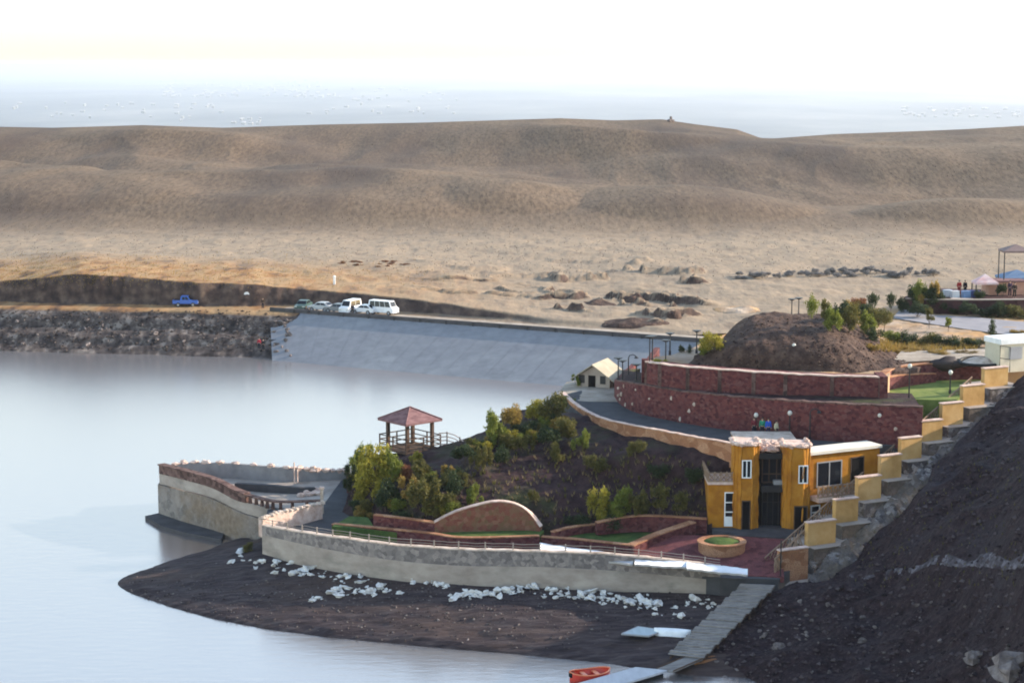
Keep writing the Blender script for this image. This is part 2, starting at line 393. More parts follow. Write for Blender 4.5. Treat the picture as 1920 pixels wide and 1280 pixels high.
def land(X, Y):
    px = 960 + FOC * X / (.99 * Y + 5)
    zt = np.interp(px, [-300, -60, 40, 150, 330, 480, 510, 560, 800, 1000, 1300, 1920], [7.5, 7.8, 8.4, 9.6, 8.7, 8.3, 7.9, 7.5, 6.6, 5.5, 5, 5])
    left = 1 - sst(-33.4, -30.8, X + 3.5 * fbm(Y / 3.0, X * 0 + 7, 4, 61))
    d = Y - shore_y(X)
    rough = fbm(X / 5.0, Y / 1.1, 5, 3) * .5
    bank = np.interp(d, [-14, -4, 0, 3, 4.5, 8, 9.5, 11.5, 12, 40], [-6, -1.5, 0, 1.0, 2.0, 2.6, 4.0, 4.8, 5, 5]) + rough * .9 * (sst(-3, 1, d) - sst(10.5, 12, d))
    cr_ = Y - crest_y(X)
    right = np.interp(cr_, [-50, .6, 2.2, 60], [-4, -4, 4.75, 5])
    base = bank * left + right * (1 - left)
    lf2 = 1 - sst(-46, -24, X)
    cb = (shore_y(X) + 16.8) * lf2 + (crest_y(X) + 9.5) * (1 - lf2) + fbm(X / 6, Y * 0 + 3, 3, 8) * 1.6
    s = Y - cb
    gul = np.abs(fbm(X / 2.2, Y / 9, 3, 21)) * 1.6
    cut = sst(0, 2.2, s - gul * (zt - 5) * .25)
    field = zt + (6.0 - zt) * sst(0, 110, s) + fbm(X / 5, Y / 5, 5, 5) * .4 * sst(1.5, 12, s) + fbm(X / 30, Y / 40, 4, 6) * .6 * sst(5, 40, s)
    z = base * (1 - cut) + np.maximum(field, base) * cut
    yr = np.interp(px, [r[0] for r in RIDGE], [r[1] for r in RIDGE])
    Yr = 700.0
    v = (640 - yr) / FOC
    zr = CAMZ + Yr * (v * CT - ST) / (CT + v * ST)
    t = np.clip((Y - 418) / (Yr - 418), 0, 1)
    yrs = np.interp(px, [-400, 0, 600, 1000, 1300, 1600, 1920, 2400], [246, 240, 236, 228, 236, 250, 240, 230]); vs_ = (640 - yrs) / FOC
    zs = CAMZ + Yr * (vs_ * CT - ST) / (CT + vs_ * ST)
    hill = 6 + (zs - 6) * t ** .9 + (zr - zs) * sst(.72, 1, t)
    w = sst(410, 440, Y)
    for (c, y0, wpx, dm, hgt) in DOMES:
        dx = (px - c) / wpx + .12 * fbm(Y / 40, X * 0 + c, 2, 4); dy = (Y - y0) / np.where(Y < y0, dm * .55, dm * 1.5)
        hill = hill + .9 * hgt * np.clip(1 - dx * dx - dy * dy, 0, 1) ** 1.15 * (1 - t ** 3)
    gully = np.sqrt(fbm(X / 95 + .5 * Y / 95, Y / 120, 2, 31) ** 2 + .004) + .10 * np.abs(fbm(X / 26, Y / 55, 3, 33))
    hill = hill + (-gully * 19.0 + 4.4 + fbm(X / 24, Y / 30, 4, 14) * .45) * (1 - sst(.7, 1, t)) * sst(-.04, .34, t)
    z = z * (1 - w) + np.maximum(hill, z * .0 + 3) * w
    cutm = (.45 + .55 * sst(980, 1060, px)) * sst(700, 860, px) * (1 - sst(1290, 1360, px)) * sst(3, 9, s) * (1 - sst(330, 372, Y))
    cn = fbm(X / 11 + Y / 40, Y / 7, 5, 71)
    z = z + cutm * (1.2 * sst(.2, .29, cn) - .5 * sst(.30, .36, cn) + .3 * cn)
    back = np.clip(Y - Yr, 0, None)
    z = np.where(Y > Yr, zr - (back / 40) ** 1.6 * 3.0, z)
    return z
ys = np.concatenate([np.arange(264, 320, .45), 320 + 380 * (np.linspace(0, 1, 190) ** 1.25), np.linspace(703, 900, 26)])
us = np.linspace(-.36, .36, 560)
UU, YY = np.meshgrid(us, ys); XX = UU * YY
ZZ = land(XX, YY)
mb = MB(); mb.grid(list(zip(XX.ravel().tolist(), YY.ravel().tolist(), ZZ.ravel().tolist())), len(us), len(ys))
lm = M['hill'].copy(); lm.name = 'far_land'
# bare rubble where the ground is steep, rusty dry grass near the cutting: the ground's own cover
nt = lm.node_tree; N = nt.nodes; L = nt.links; bs = N['Principled BSDF']; src = bs.inputs['Base Color'].links[0].from_socket
geo = N.new('ShaderNodeNewGeometry'); sp = N.new('ShaderNodeSeparateXYZ'); L.new(geo.outputs['Position'], sp.inputs['Vector'])
def rng(v, a, b_):
    k = N.new('ShaderNodeMapRange'); k.inputs['From Min'].default_value = a; k.inputs['From Max'].default_value = b_; L.new(v, k.inputs['Value']); return k.outputs['Result']
def mul(a, b_):
    k = N.new('ShaderNodeMath'); k.operation = 'MULTIPLY'; L.new(a, k.inputs[0]); L.new(b_, k.inputs[1]); return k.outputs[0]
def noi(sc, det=8):
    k = N.new('ShaderNodeTexNoise'); k.inputs['Scale'].default_value = sc; k.inputs['Detail'].default_value = det; 
    q = N.new('ShaderNodeMapping'); q.inputs['Scale'].default_value = (1, .3, 1); L.new(geo.outputs['Position'], q.inputs['Vector']); L.new(q.outputs['Vector'], k.inputs['Vector']); return k.outputs['Fac']
def rmp(v, cs):
    r = N.new('ShaderNodeValToRGB')
    while len(r.color_ramp.elements) < len(cs): r.color_ramp.elements.new(.5)
    for i, c in enumerate(cs): r.color_ramp.elements[i].position = .32 + .36 * i / (len(cs) - 1); r.color_ramp.elements[i].color = c + (1,)
    L.new(v, r.inputs['Fac']); return r.outputs['Color']
def mix(f, a, b_):
    x = N.new('ShaderNodeMix'); x.data_type = 'RGBA'; L.new(f, x.inputs['Factor']); L.new(a, x.inputs['A']); L.new(b_, x.inputs['B']); return x.outputs['Result']
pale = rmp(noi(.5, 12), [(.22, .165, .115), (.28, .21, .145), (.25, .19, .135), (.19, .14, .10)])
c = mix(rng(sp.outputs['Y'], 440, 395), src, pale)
rust = rmp(noi(.35, 9), [(.09, .055, .04), (.25, .13, .055), (.32, .20, .10), (.2, .13, .07)])
c = mix(mul(rng(sp.outputs['X'], 5, -35), rng(sp.outputs['Y'], 352, 318)), c, rust)
soil = rmp(noi(.8, 9), [(.03, .02, .018), (.07, .045, .037), (.13, .088, .065)])
nz = N.new('ShaderNodeSeparateXYZ'); L.new(geo.outputs['Normal'], nz.inputs['Vector'])
c = mix(mul(rng(nz.outputs['Z'], .95, .84), rng(sp.outputs['Y'], 380, 360)), c, soil)
rub = rmp(noi(.9, 10), [(.018, .014, .014), (.055, .042, .039), (.10, .078, .068), (.22, .18, .155)])
c = mix(rng(sp.outputs['Z'], 4.85, 4.6), c, rub)
L.new(c, bs.inputs['Base Color'])
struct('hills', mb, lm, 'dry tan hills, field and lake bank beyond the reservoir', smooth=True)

# spit of bare beach
sh = [(462, 1008), (330, 1048), (222, 1090), (290, 1127), (420, 1163), (560, 1187), (760, 1208), (950, 1224), (1130, 1243), (1290, 1264), (1420, 1272), (1560, 1296)]
md = [(478, 1010), (400, 1038), (360, 1070), (410, 1097), (500, 1120), (620, 1140), (790, 1158), (960, 1171), (1130, 1184), (1290, 1200), (1450, 1218), (1600, 1240)]
ft = [(520, 1000), (515, 1015), (510, 1032), (560, 1048), (630, 1062), (720, 1076), (830, 1088), (960, 1094), (1130, 1100), (1290, 1108), (1470, 1112), (1620, 1120)]
rows = [[tuple(at_z(x, y + 26, -1.6)) for x, y in sh], [tuple(at_z(x, y, 0)) for x, y in sh], [tuple(at_z(x, y, .95)) for x, y in md], [tuple(at_z(x, y, 2.05)) for x, y in ft]]
mb = loft(rows, 220, 80, .2, 2.2, 7, octv=7)
V = np.array(mb.v); V[:, 2] = np.where(V[:, 2] < .25, V[:, 2], V[:, 2] + .035 * np.sin(V[:, 2] * 18 + fbm(V[:, 0] / 8, V[:, 1] / 8, 3, 2) * 5))
mb.v = [tuple(v) for v in V]
struct('beach', mb, M['mud'], 'bare dark mud and shingle spit below the promenade wall', smooth=True)

# right foreground hillside
hr = [
 [at_z(1290, 1268, -.6), at_z(1400, 1290, -.6), at_z(1500, 1345, -.6), at_z(1560, 1460, 0), at_z(1700, 1650, 1)],
 [at_z(1330, 1200, 1.3), at_z(1480, 1225, 1.6), at_z(1640, 1262, 2.4), at_z(1800, 1330, 4.0), at_z(2050, 1480, 7.5)],
 [at_z(1440, 1120, 2.4), at_z(1540, 1130, 2.8), at_z(1690, 1150, 4.2), at_z(1860, 1175, 7.0), at_z(2160, 1230, 13)],
 [at_z(1535, 1092, 2.7), at_z(1612, 1052, 4.3), at_z(1690, 1035, 6.2), at_z(1830, 1035, 9.0), at_z(2150, 1010, 16)],
 [at_z(1602, 1045, 3.9), at_z(1690, 968, 6.6), at_z(1730, 930, 8.8), at_z(1850, 900, 11.2), at_z(2120, 830, 17)],
 [at_z(1692, 965, 6.2), at_z(1780, 878, 9.0), at_z(1800, 825, 10.8), at_z(1900, 775, 13.0), at_z(2130, 700, 17)],
 [at_z(1812, 850, 9.0), at_z(1880, 785, 11.4), at_z(1890, 730, 13.4), at_z(1960, 700, 14.4), at_z(2150, 660, 16)]]
for r in hr: r.append(r[-1] + Vector(((r[-1] - r[-2]).x * 1.6 + 8, (r[-1] - r[-2]).y * .8, max(0, (r[-1] - r[-2]).z) * .35)))
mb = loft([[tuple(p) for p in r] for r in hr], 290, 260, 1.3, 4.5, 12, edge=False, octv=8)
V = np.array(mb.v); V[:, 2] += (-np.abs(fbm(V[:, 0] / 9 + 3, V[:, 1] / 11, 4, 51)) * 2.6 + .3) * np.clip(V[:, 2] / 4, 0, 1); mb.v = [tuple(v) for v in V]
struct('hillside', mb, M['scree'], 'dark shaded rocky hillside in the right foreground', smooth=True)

# slope of soil and scrub under the walkway
g = [
 [(640, 962, 3.3), (700, 978, 3.6), (800, 987, 4.1), (910, 986, 4.1), (1030, 990, 4.1), (1150, 984, 4.3), (1335, 992, 4.4)],
 [(655, 925, 4.2), (712, 940, 4.8), (800, 950, 5.6), (905, 940, 6.0), (1020, 920, 6.5), (1150, 910, 6.7), (1338, 925, 6.8)],
 [(662, 890, 5.2), (720, 895, 6.0), (790, 895, 6.6), (890, 880, 7.6), (1010, 850, 8.4), (1130, 850, 8.9), (1360, 872, 8.9)],
 [(665, 868, 5.4), (720, 862, 6.4), (790, 855, 7.0), (880, 838, 8.0), (990, 792, 9.4), (1112, 800, 9.9), (1400, 850, 9.9)],
 [(668, 858, 5.0), (725, 850, 6.2), (800, 842, 6.9), (900, 812, 8.4), (1000, 768, 9.8), (1110, 780, 9.95), (1400, 840, 9.95)]]
nu, nv = 120, 60
mb = loft([[tuple(at_z(*p)) for p in r] for r in g], nu, nv, .7, 2.5, 9)
skirt(mb, nu, nv, -1.5, (0, 0))
n0 = len(mb.v)
struct('slope', mb, M['slope'], 'dark earth slope with scrub below the upper walkway', smooth=True)
# back of the headland falling to the lake
bk = [[tuple(at_z(*p)) for p in g[4][:6]], [tuple(at_z(p[0], p[1], p[2]) + Vector((-.5, 3.0, -1.2))) for p in g[4][:6]], [tuple(Vector((at_z(*p).x - 3, at_z(*p).y + 12, -1))) for p in g[4][:6]]]
struct('headland', loft(bk, 60, 16, .5, 3, 4), M['slope'], 'back of the scrub headland falling to the lake', smooth=True)

# promenade, prow deck, plaza
pr = [(497, 1000), (560, 1015), (640, 1032), (740, 1047), (860, 1056), (1000, 1060), (1130, 1066), (1250, 1074), (1350, 1083), (1460, 1085), (1520, 1040), (1520, 985), (1330, 970), (1100, 955), (760, 935), (700, 915), (655, 892), (560, 892), (520, 915), (500, 960)]
mb = MB(); mb.prism([at_z(x, y, 3.35) for x, y in pr], -1, 3.35)
struct('promenade', mb, M['asphalt'], 'grey asphalt promenade behind the lake wall')
deckpoly = [(322, 897), (400, 917), (460, 938), (520, 952), (600, 955), (640, 900), (655, 888), (560, 890), (420, 880), (340, 877)]
mb = MB(); mb.prism([at_z(x, y, 3.37) for x, y in deckpoly], -1, 3.37)
struct('prow_deck', mb, M['concrete'], 'paved deck of the pointed lookout platform')
mb = loft([[tuple(at_z(*p)) for p in r] for r in ([(1185, 1062, 3.4), (1300, 1072, 3.4), (1470, 1082, 3.4)], [(1190, 1035, 3.6), (1310, 1040, 3.75), (1470, 1045, 3.8)], [(1260, 1003, 4.35), (1330, 1003, 4.4), (1480, 1006, 4.4)])], 30, 24, .03, 1, 3)
skirt(mb, 30, 24, 3.0)
struct('plaza', mb, M['paving'], 'dark red stone paved yard in front of the ochre house')
# upper walkway
ew = [(1052, 742), (1075, 765), (1112, 789), (1200, 808), (1300, 826), (1400, 842), (1500, 845), (1720, 831)]
iw = [(1150, 716), (1170, 735), (1190, 760), (1260, 780), (1330, 793), (1420, 806), (1520, 818), (1750, 826)]
mb = loft([[tuple(at_z(x, y, 10)) for x, y in ew], [tuple(at_z((x + p) / 2, (y + q) / 2, 10.02)) for (x, y), (p, q) in zip(ew, iw)], [tuple(at_z(x, y, 10)) for x, y in iw]], 60, 14)
skirt(mb, 60, 14, 7)
struct('walkway', mb, M['asphalt'], 'curved asphalt walkway below the red retaining walls')
mb = loft([[tuple(at_z(*p)) for p in r] for r in ([(1046, 746, 9.9), (1100, 752, 10.03), (1200, 752, 10.03)], [(1050, 732, 9.9), (1100, 735, 10.03), (1200, 735, 10.03)], [(1062, 716, 9.7), (1100, 712, 10.03), (1230, 705, 10.03)])], 24, 16, .03, 1)
skirt(mb, 24, 16, -1)
struct('forecourt', mb, M['gravel'], 'pale sunlit gravel forecourt around the small hut')
# terraces
tl = [(1165, 737, 11.6), (1212, 752, 11.8), (1300, 764, 12.1), (1400, 772, 12.3), (1500, 777, 12.3), (1600, 780, 12.3), (1735, 783, 12.3)]
lw_base = [(1152, 744), (1165, 760), (1200, 776), (1260, 789), (1330, 801), (1420, 813), (1520, 824), (1620, 831), (1728, 836)]
lw_top = [713, 716, 722, 732, 740, 748, 755, 760, 765]
uw_base = [(1208, 716), (1222, 725), (1300, 735), (1400, 744), (1500, 750), (1650, 757)]
uw_top = [678, 681, 690, 697, 703, 708]
lw = [(at_z(x, y, 10.0), t) for (x, y), t in zip(lw_base, lw_top)]
rowA = [(p.x, p.y + .3, z_for(p.y, t) - .06) for p, t in lw]
rowB = [(p.x + (.6 if i else 3.0), p.y + 7.5, z_for(p.y, t) - .03) for i, (p, t) in enumerate(lw)]
mb = loft([rowA, rowB], 60, 8, .08, 1.2, 3); skirt(mb, 60, 8, 9)
struct('terrace', mb, M['slope'], 'narrow earth ledge between the two red retaining walls')
# plateau
def PZ(px, py, z=14.4): return tuple(at_z(px, py, z))
uwp, uwl, uwh = wall_px(uw_base, 12.7, uw_top, .6)
kk = [uwp[int(i * (len(uwp) - 1) / 4)] for i in range(5)]
rows = [[(x, y + 1.5, 14.6) for x, y in kk] + [PZ(1672, 694), PZ(1700, 687), PZ(1745, 683), PZ(1850, 680), PZ(1905, 679), PZ(2050, 679)]]
plf = [tuple(cr([np.array(p) for p in rows[0][4:9]], i / 16)[:2]) for i in range(17)]
rows = [rows[0],
        [PZ(1225, 672), PZ(1310, 676), PZ(1410, 680), PZ(1510, 684), PZ(1620, 686), PZ(1668, 680), PZ(1700, 675), PZ(1760, 670), PZ(1850, 669), PZ(1910, 668), PZ(2050, 668)],
        [PZ(1290, 655), PZ(1340, 650), PZ(1420, 645), PZ(1510, 640), PZ(1610, 640), PZ(1660, 640), PZ(1700, 640), PZ(1770, 640), PZ(1850, 640), PZ(1920, 640), PZ(2060, 640)],
        [PZ(1340, 632), PZ(1380, 620), PZ(1440, 610), PZ(1515, 603), PZ(1600, 600), PZ(1655, 600), PZ(1700, 600), PZ(1780, 600), PZ(1860, 600), PZ(1930, 600), PZ(2080, 600)],
        [PZ(1420, 612, 14.2), PZ(1440, 606, 14.2), PZ(1480, 594, 14.2), PZ(1530, 588, 14.2), PZ(1610, 582, 14.4), PZ(1655, 576, 14.4), PZ(1700, 570), PZ(1790, 560), PZ(1870, 555), PZ(1940, 550), PZ(2100, 545)]]
mb = loft(rows, 90, 60, .22, 2.2, 15); skirt(mb, 90, 60, -2)
struct('plateau', mb, M['drydirt'], 'bare dusty plateau above the red retaining walls', smooth=False)
mb = loft([[PZ(1672, 596, 14.52), PZ(1740, 606, 14.52), PZ(1820, 618, 14.52), PZ(1930, 632, 14.52), PZ(2080, 650, 14.52)], [PZ(1690, 578, 14.52), PZ(1745, 590, 14.52), PZ(1820, 594, 14.52), PZ(1930, 604, 14.52), PZ(2080, 615, 14.52)]], 40, 6)
struct('road', mb, mat('pale_road', [(.22, .21, .225), (.3, .28, .29)], .5, bump=.01), 'pale grey access road curving across the plateau', solid=False)
mb = loft([[PZ(1668, 680, 14.62), PZ(1740, 676, 14.62), PZ(1800, 672, 14.62), PZ(1900, 672, 14.6)], [PZ(1690, 658, 14.62), PZ(1740, 657, 14.62), PZ(1800, 655, 14.62), PZ(1900, 652, 14.6)]], 24, 6)
struct('path', mb, M['gravel'], 'strip of pale gravel track beside the dry grass', solid=False)
# ---------------------------------------------------------------- dam
def addq(mb, a, b, c, d): mb.add([a, b, c, d], [(0, 1, 2, 3)])
t = thing('dam', (DC0.x, DC0.y, 0), 'long sloping blue grey concrete dam face closing the lake', 'dam')
e = (DC1 - DC0).normalized(); L0 = -.4; L1 = (DC1 - DC0).length + 14
ndn = Vector((e.y, -e.x, 0))
mb = MB(); nx = 26
def dpt(a, s):  # s = distance down the face in plan
    p = DC0 + e * (a + .72 * s * max(0, 1 - a / 30)) + ndn * s
    return (p.x, p.y, 5 - s * 5 / 13.4)
for k in range(nx):
    a0 = L0 + (L1 - L0) * k / nx; a1 = L0 + (L1 - L0) * (k + 1) / nx - .035
    for (s0, s1, dz) in ((0, 6.2, 0), (6.24, 9.6, .05), (9.64, 17.5, .09)):
        q = [Vector(dpt(a0, s0)), Vector(dpt(a1, s0)), Vector(dpt(a1, s1)), Vector(dpt(a0, s1))]
        for v in q: v.z += dz
        addq(mb, q[3], q[2], q[1], q[0])
q = [Vector(dpt(L0, 0)), Vector(dpt(L1, 0)), Vector(dpt(L1, 17.5)), Vector(dpt(L0, 17.5))]
for v in q: v.z -= .08
addq(mb, q[3], q[2], q[1], q[0])
part('face_slab', mb, M['damface'], t)
TERRAIN.append(BVHTree.FromPolygons([Vector(v) for v in mb.v], mb.f))
mb = MB(); mb.obox(DC0, e, (L0, L1), (-.05, .35), (4.5, 5.55)); part('parapet', mb, M['darkconc'], t)
mb = MB(); mb.obox(DC0, e, (L0, L1), (.36, 5.5), (2.5, 5.02)); part('crest_road', mb, M['gravel'], t)
for k in range(14): mb = MB(); mb.obox(DC0, e, (4 + 4.4 * k, 4.25 + 4.4 * k), (-.14, -.06), (4.6, 5.5)); part('parapet_rib', mb, M['darkmetal'], t)

# ---------------------------------------------------------------- promenade wall
ftp = [(492, 1036), (560, 1056), (640, 1071), (740, 1085), (860, 1095), (1000, 1100), (1130, 1106), (1250, 1110), (1350, 1114)]
wt = [1002, 1018, 1034, 1050, 1060, 1062, 1068, 1078, 1088]
pt = [986, 998, 1010, 1023, 1031, 1035, 1040, 1051, 1064]
path, lo, hi = wall_px(ftp, 2.0, wt, .6)
t = thing('promenade_wall', at_z(900, 1097, 2), 'long curved lake wall with pale concrete base and pebbled stone parapet', 'wall')
mb = MB(); mb.strip(path, [z - .8 for z in lo], hi, .8); part('concrete_base', mb, M['concrete'], t)
_, _, hp = wall_px(ftp, 2.0, pt, .6, jag=.03)
path2 = [(x, y + .06) for x, y in path]
mb = MB(); mb.strip(path2, [z + .004 for z in hi], hp, .5); part('parapet', mb, M['pebble'], t)
mb = MB(); mb.strip([(x, y - .03) for x, y in path2], [z + .004 for z in hp], [z + .09 for z in hp], .58); part('coping', mb, M['capstone'], t)
n = len(path2)
for k in range(0, n - 1, 3):
    x, y = path2[k]; mb = MB(); mb.obox((x, y + .25), (1, 0), (-.05, .05), (-.05, .05), (hp[k] + .09, hp[k] + .62)); part('rail_post', mb, M['tan'], t)
mb = MB(); mb.tube([(x, y + .25, h + .55) for (x, y), h in zip(path2, hp)], .025, 5); mb.tube([(x, y + .25, h + .33) for (x, y), h in zip(path2, hp)], .02, 5)
part('handrail', mb, M['tan'], t)
# right end, concrete step down to the boardwalk
p = at_z(1350, 1114, 2); q = at_z(1450, 1098, 2.3)
mb = MB(); mb.strip([(p.x, p.y, 0), (q.x, q.y, 0)], [1, 1], [z_for(p.y, 1092), z_for(q.y, 1080)], 1.2); part('end_block', mb, M['concrete'], t)
mb = MB(); a = at_z(678, 1040, 3.2); mb.tube([(a.x, a.y - .05, a.z), (a.x - .05, a.y - .6, a.z - .05)], .2, 8)
part('drain_pipe', mb, M['black'], t)

# corner parapet running back to the lookout
cb = [(492, 1000), (520, 993), (560, 984), (605, 972)]
path, lo, hi = wall_px(cb, 3.35, [972, 962, 953, 943], .5, jag=.04)
t = thing('corner_parapet', at_z(550, 985, 3.35), 'short pinkish pebbled parapet turning from promenade towards the lookout', 'parapet')
mb = MB(); mb.strip(path, lo, hi, .45); part('wall', mb, M['pinkstone'], t)
mb = MB()
for k in range(len(path)): mb.blob((path[k][0], path[k][1] + .2, hi[k]), (.28, .26, .16), k, .3, 7, 5)
part('coping', mb, M['capstone'], t)

# ---------------------------------------------------------------- lookout platform (prow)
ob = [(296, 984), (320, 992), (360, 1003), (400, 1014), (440, 1019), (490, 1024)]   # foot in the water
fz = [0, 0, 0, 0, .1, .4]
ol = [(296, 905), (340, 918), (400, 934), (450, 957), (500, 976), (600, 974)]
t = thing('lookout_wall', at_z(400, 1000, 0), 'pointed lookout platform wall of rough stone with pale concrete band', 'wall')
tipf = at_z(297, 984, 0)
base = [(292, 890, 178.5)]
def colpt(px, Y, py): return Vector((x_for(px, Y, z_for(Y, py)), Y, z_for(Y, py)))
# plan of the outer face, near side from the tip to the promenade corner
plan = [(296, 176.0), (340, 172.8), (395, 169.6), (440, 166.8), (480, 165.0), (520, 164.2), (600, 163.8)]
stone_top = [908, 919, 934, 958, 970, 984, 984]
band_top = [888, 899, 915, 938, 948, 958, 950]
pts = [(x_for(px, Y, 2.5), Y, z_for(Y, a), z_for(Y, b)) for (px, Y), a, b in zip(plan, stone_top, band_top)]
far = [(600, 178.2), (480, 179.4), (400, 179.4), (340, 178.6), (300, 177.2)]
fpts = [(x_for(px, Y, 2.5), Y) for px, Y in far]
d = dens(pts, .5)
outer = [(q[0], q[1]) for q in d]
poly = outer + fpts
st = [q[2] for q in d] + [d[0][2]] * len(fpts)
mb = MB(); mb.prism([(x, y) for x, y in poly], -1.5, 0, top=st)
part('stone_base', mb, M['rubblewall'], t)
inn = [(x + .18, y + .18) for x, y in outer]
mb = MB(); mb.strip(inn, [q[2] + .003 for q in d], [q[3] for q in d], .5)
back = [(x - (0 if i else .0), y - .2) for i, (x, y) in enumerate(fpts)] + [(inn[0][0], inn[0][1])]
bz0 = [d[0][2]] * len(back)
mb.strip(back, bz0, [d[0][3]] * len(back), .4)
part('concrete_band', mb, M['concrete'], t)
# dark parapet with openings along the near side
top = [872, 883, 899, 921, 933, 940, 938]
pp = dens([(a[0] + .12, a[1] + .12, a[3], z_for(a[1], tt)) for a, tt in zip(pts, top)], .5)
nn = len(pp); k1 = int(nn * .60)
mb = MB(); mb.strip([(q[0], q[1]) for q in pp[:k1]], [q[2] + .004 for q in pp[:k1]], [q[3] for q in pp[:k1]], .5); part('parapet', mb, M['darkstone'], t)
mb = MB()
for k in range(k1, nn, 2):
    q = pp[k]; mb.obox((q[0], q[1]), (1, .1), (0, .34), (.02, .42), (q[2] + .004, q[3] - .14), .04)
part('parapet_pier', mb, M['darkstone'], t)
mb = MB(); mb.strip([(q[0], q[1] - .05) for q in pp[k1 - 1:]], [q[3] - .136 for q in pp[k1 - 1:]], [q[3] for q in pp[k1 - 1:]], .55); part('parapet_rail', mb, M['darkstone'], t)
mb = MB(); mb.strip([(q[0] - .1, q[1] - .1) for q in pp[:k1]], [q[3] + .003 for q in pp[:k1]], [q[3] + .12 for q in pp[:k1]], .75); part('coping', mb, M['darkstone'], t)
# footing in the water
fp = [at_z(x, y, .25) for x, y in ((272, 968), (300, 962), (340, 972), (420, 1000), (415, 1012), (350, 1000), (300, 986))]
mb = MB(); mb.prism(fp, -1, .32); part('footing', mb, M['darkconc'], t)
# far parapet: pale inner face with pinkish stones along the top
fb = [(322, 897), (360, 894), (430, 896), (520, 903), (590, 901), (655, 897)]
ftop = [872, 868, 869, 876, 882, 884]
path, lo, hi = wall_px(fb, 3.37, ftop, .6)
t = thing('far_parapet', at_z(480, 900, 3.37), 'grey inner parapet on far side of the lookout topped with pinkish stones', 'parapet')
mb = MB(); mb.strip(path, lo, hi, .4); part('wall', mb, mat('grey_render', [(.17, .16, .165), (.24, .225, .225), (.3, .285, .28)], .6), t)
rnd = random.Random(3)
for k in range(1, len(path)):
    if k % 2 == 0 or k > len(path) * .6: mb = MB(); mb.blob((path[k][0], path[k][1] + .2, hi[k] + .05), (.42, .3, rnd.uniform(.12, .3)), k, .3, 7, 5); part('cap_stone', mb, M['pinkstone'], t)
mb = MB()
for (x, y, tp) in ((552, 905, 866), (558, 905, 880)):
    p = at_z(x, y, 3.4); mb.tube([p, (p.x, p.y, z_for(p.y, tp))], .06, 5)
part('post', mb, M['pinkstone'], t)
mb = MB(); p = at_z(320, 893, 3.4); mb.blob((p.x, p.y, 3.5), (.9, .7, .3), 2, .2); single('pale_stone', mb, M['capstone'], (p.x, p.y, 3.37), 'pale flat stone lying at the tip of the lookout deck', 'stone')
# low seat wall in the middle of the lookout deck
sb = [(455, 912), (520, 918), (590, 920), (590, 914)]
path, lo, hi = wall_px([(440, 918), (500, 923), (560, 926), (592, 924)], 3.37, [906, 909, 914, 914], .6)
mb = MB(); mb.strip(path, lo, hi, .5); single('seat_wall', mb, M['darkconc'], at_z(520, 920, 3.37), 'low grey seat wall in the middle of the lookout deck', 'low wall')
# pale stone pile on the deck edge
t = thing('stone_pile', at_z(575, 930, 3.37), 'small pile of pinkish stones at end of the seat wall', 'stone pile')
mb = MB()
for k in range(14): mb.blob(at_z(560 + 40 * rnd.random(), 930 - 14 * rnd.random(), 3.5), (.4, .35, .25), k, .3, 7, 5)
part('stones', mb, M['pinkstone'], t)
# gate pillar at the end of the lookout parapet, and the red gatehouse stub
t = thing('gate_post', at_z(604, 962, 3.37), 'pale slender gate post at end of the dark lookout parapet', 'post')
mb = MB(); p = at_z(604, 962, 3.37); mb.obox(p, (1, 0), (-.13, .13), (-.13, .13), (3.3, z_for(p.y, 916))); part('shaft', mb, M['capstone'], t)
mb = MB(); mb.obox(p, (1, 0), (-.2, .2), (-.2, .2), (z_for(p.y, 916) + .003, z_for(p.y, 912))); part('cap', mb, M['pinkstone'], t)
t = thing('red_pillar', at_z(660, 922, 3.4), 'dark red stone pillar beside the yellow bush', 'pillar')
p = at_z(662, 922, 3.4); mb = MB(); mb.obox(p, (1, -.3), (-.5, .6), (-.3, .6), (3, z_for(p.y, 886))); part('shaft', mb, M['redstone'], t)
mb = MB(); mb.obox(p, (1, -.3), (-.58, .68), (-.38, .68), (z_for(p.y, 886) + .003, z_for(p.y, 882))); part('cap', mb, M['capstone'], t)
# kerb between walkway and shrubs
path, lo, hi = wall_px([(668, 912), (680, 930), (692, 950), (704, 972)], 3.35, [907, 926, 944, 964], .5)
mb = MB(); mb.strip(path[::-1], lo[::-1], hi[::-1], .25); single('kerb', mb, M['tan'], at_z(685, 940, 3.35), 'pale kerb curving along the edge of the shrub bank', 'kerb')

# ---------------------------------------------------------------- lawns and planters by the promenade
def planter(name, base, z0, tops, mtl, label, thick=.4, cap=True, jag=.0, extra=None):
    path, lo, hi = wall_px(base, z0, tops, .4, jag=jag)
    t = thing(name, at_z(base[len(base) // 2][0], base[len(base) // 2][1], z0 if not hasattr(z0, '__len__') else z0[len(base) // 2]), label, 'wall')
    mb = MB(); mb.strip(path, lo, hi, thick); part('wall', mb, mtl, t)
    if cap:
        mb = MB(); mb.strip([(x, y - .04) for x, y in path], [h + .003 for h in hi], [h + .09 for h in hi], thick + .08); part('cap', mb, M['orangestone'] if cap is True else cap, t)
    return t
planter('planter_wall', [(622, 999), (700, 1010), (800, 1022), (870, 1030), (1012, 1026)], 3.4, [983, 990, 1000, 1009, 1006], M['redstone'], 'low red stone planter wall along the promenade before the long lawn')
planter('planter_wall', [(700, 986), (760, 992), (815, 998)], 4.2, [966, 973, 981], M['redstone'], 'short low red wall left of the arched wall')
arch = [(815, 998), (850, 997), (890, 996), (930, 995), (965, 994), (990, 994), (1012, 996)]
archt = [980, 962, 949, 941, 945, 960, 988]
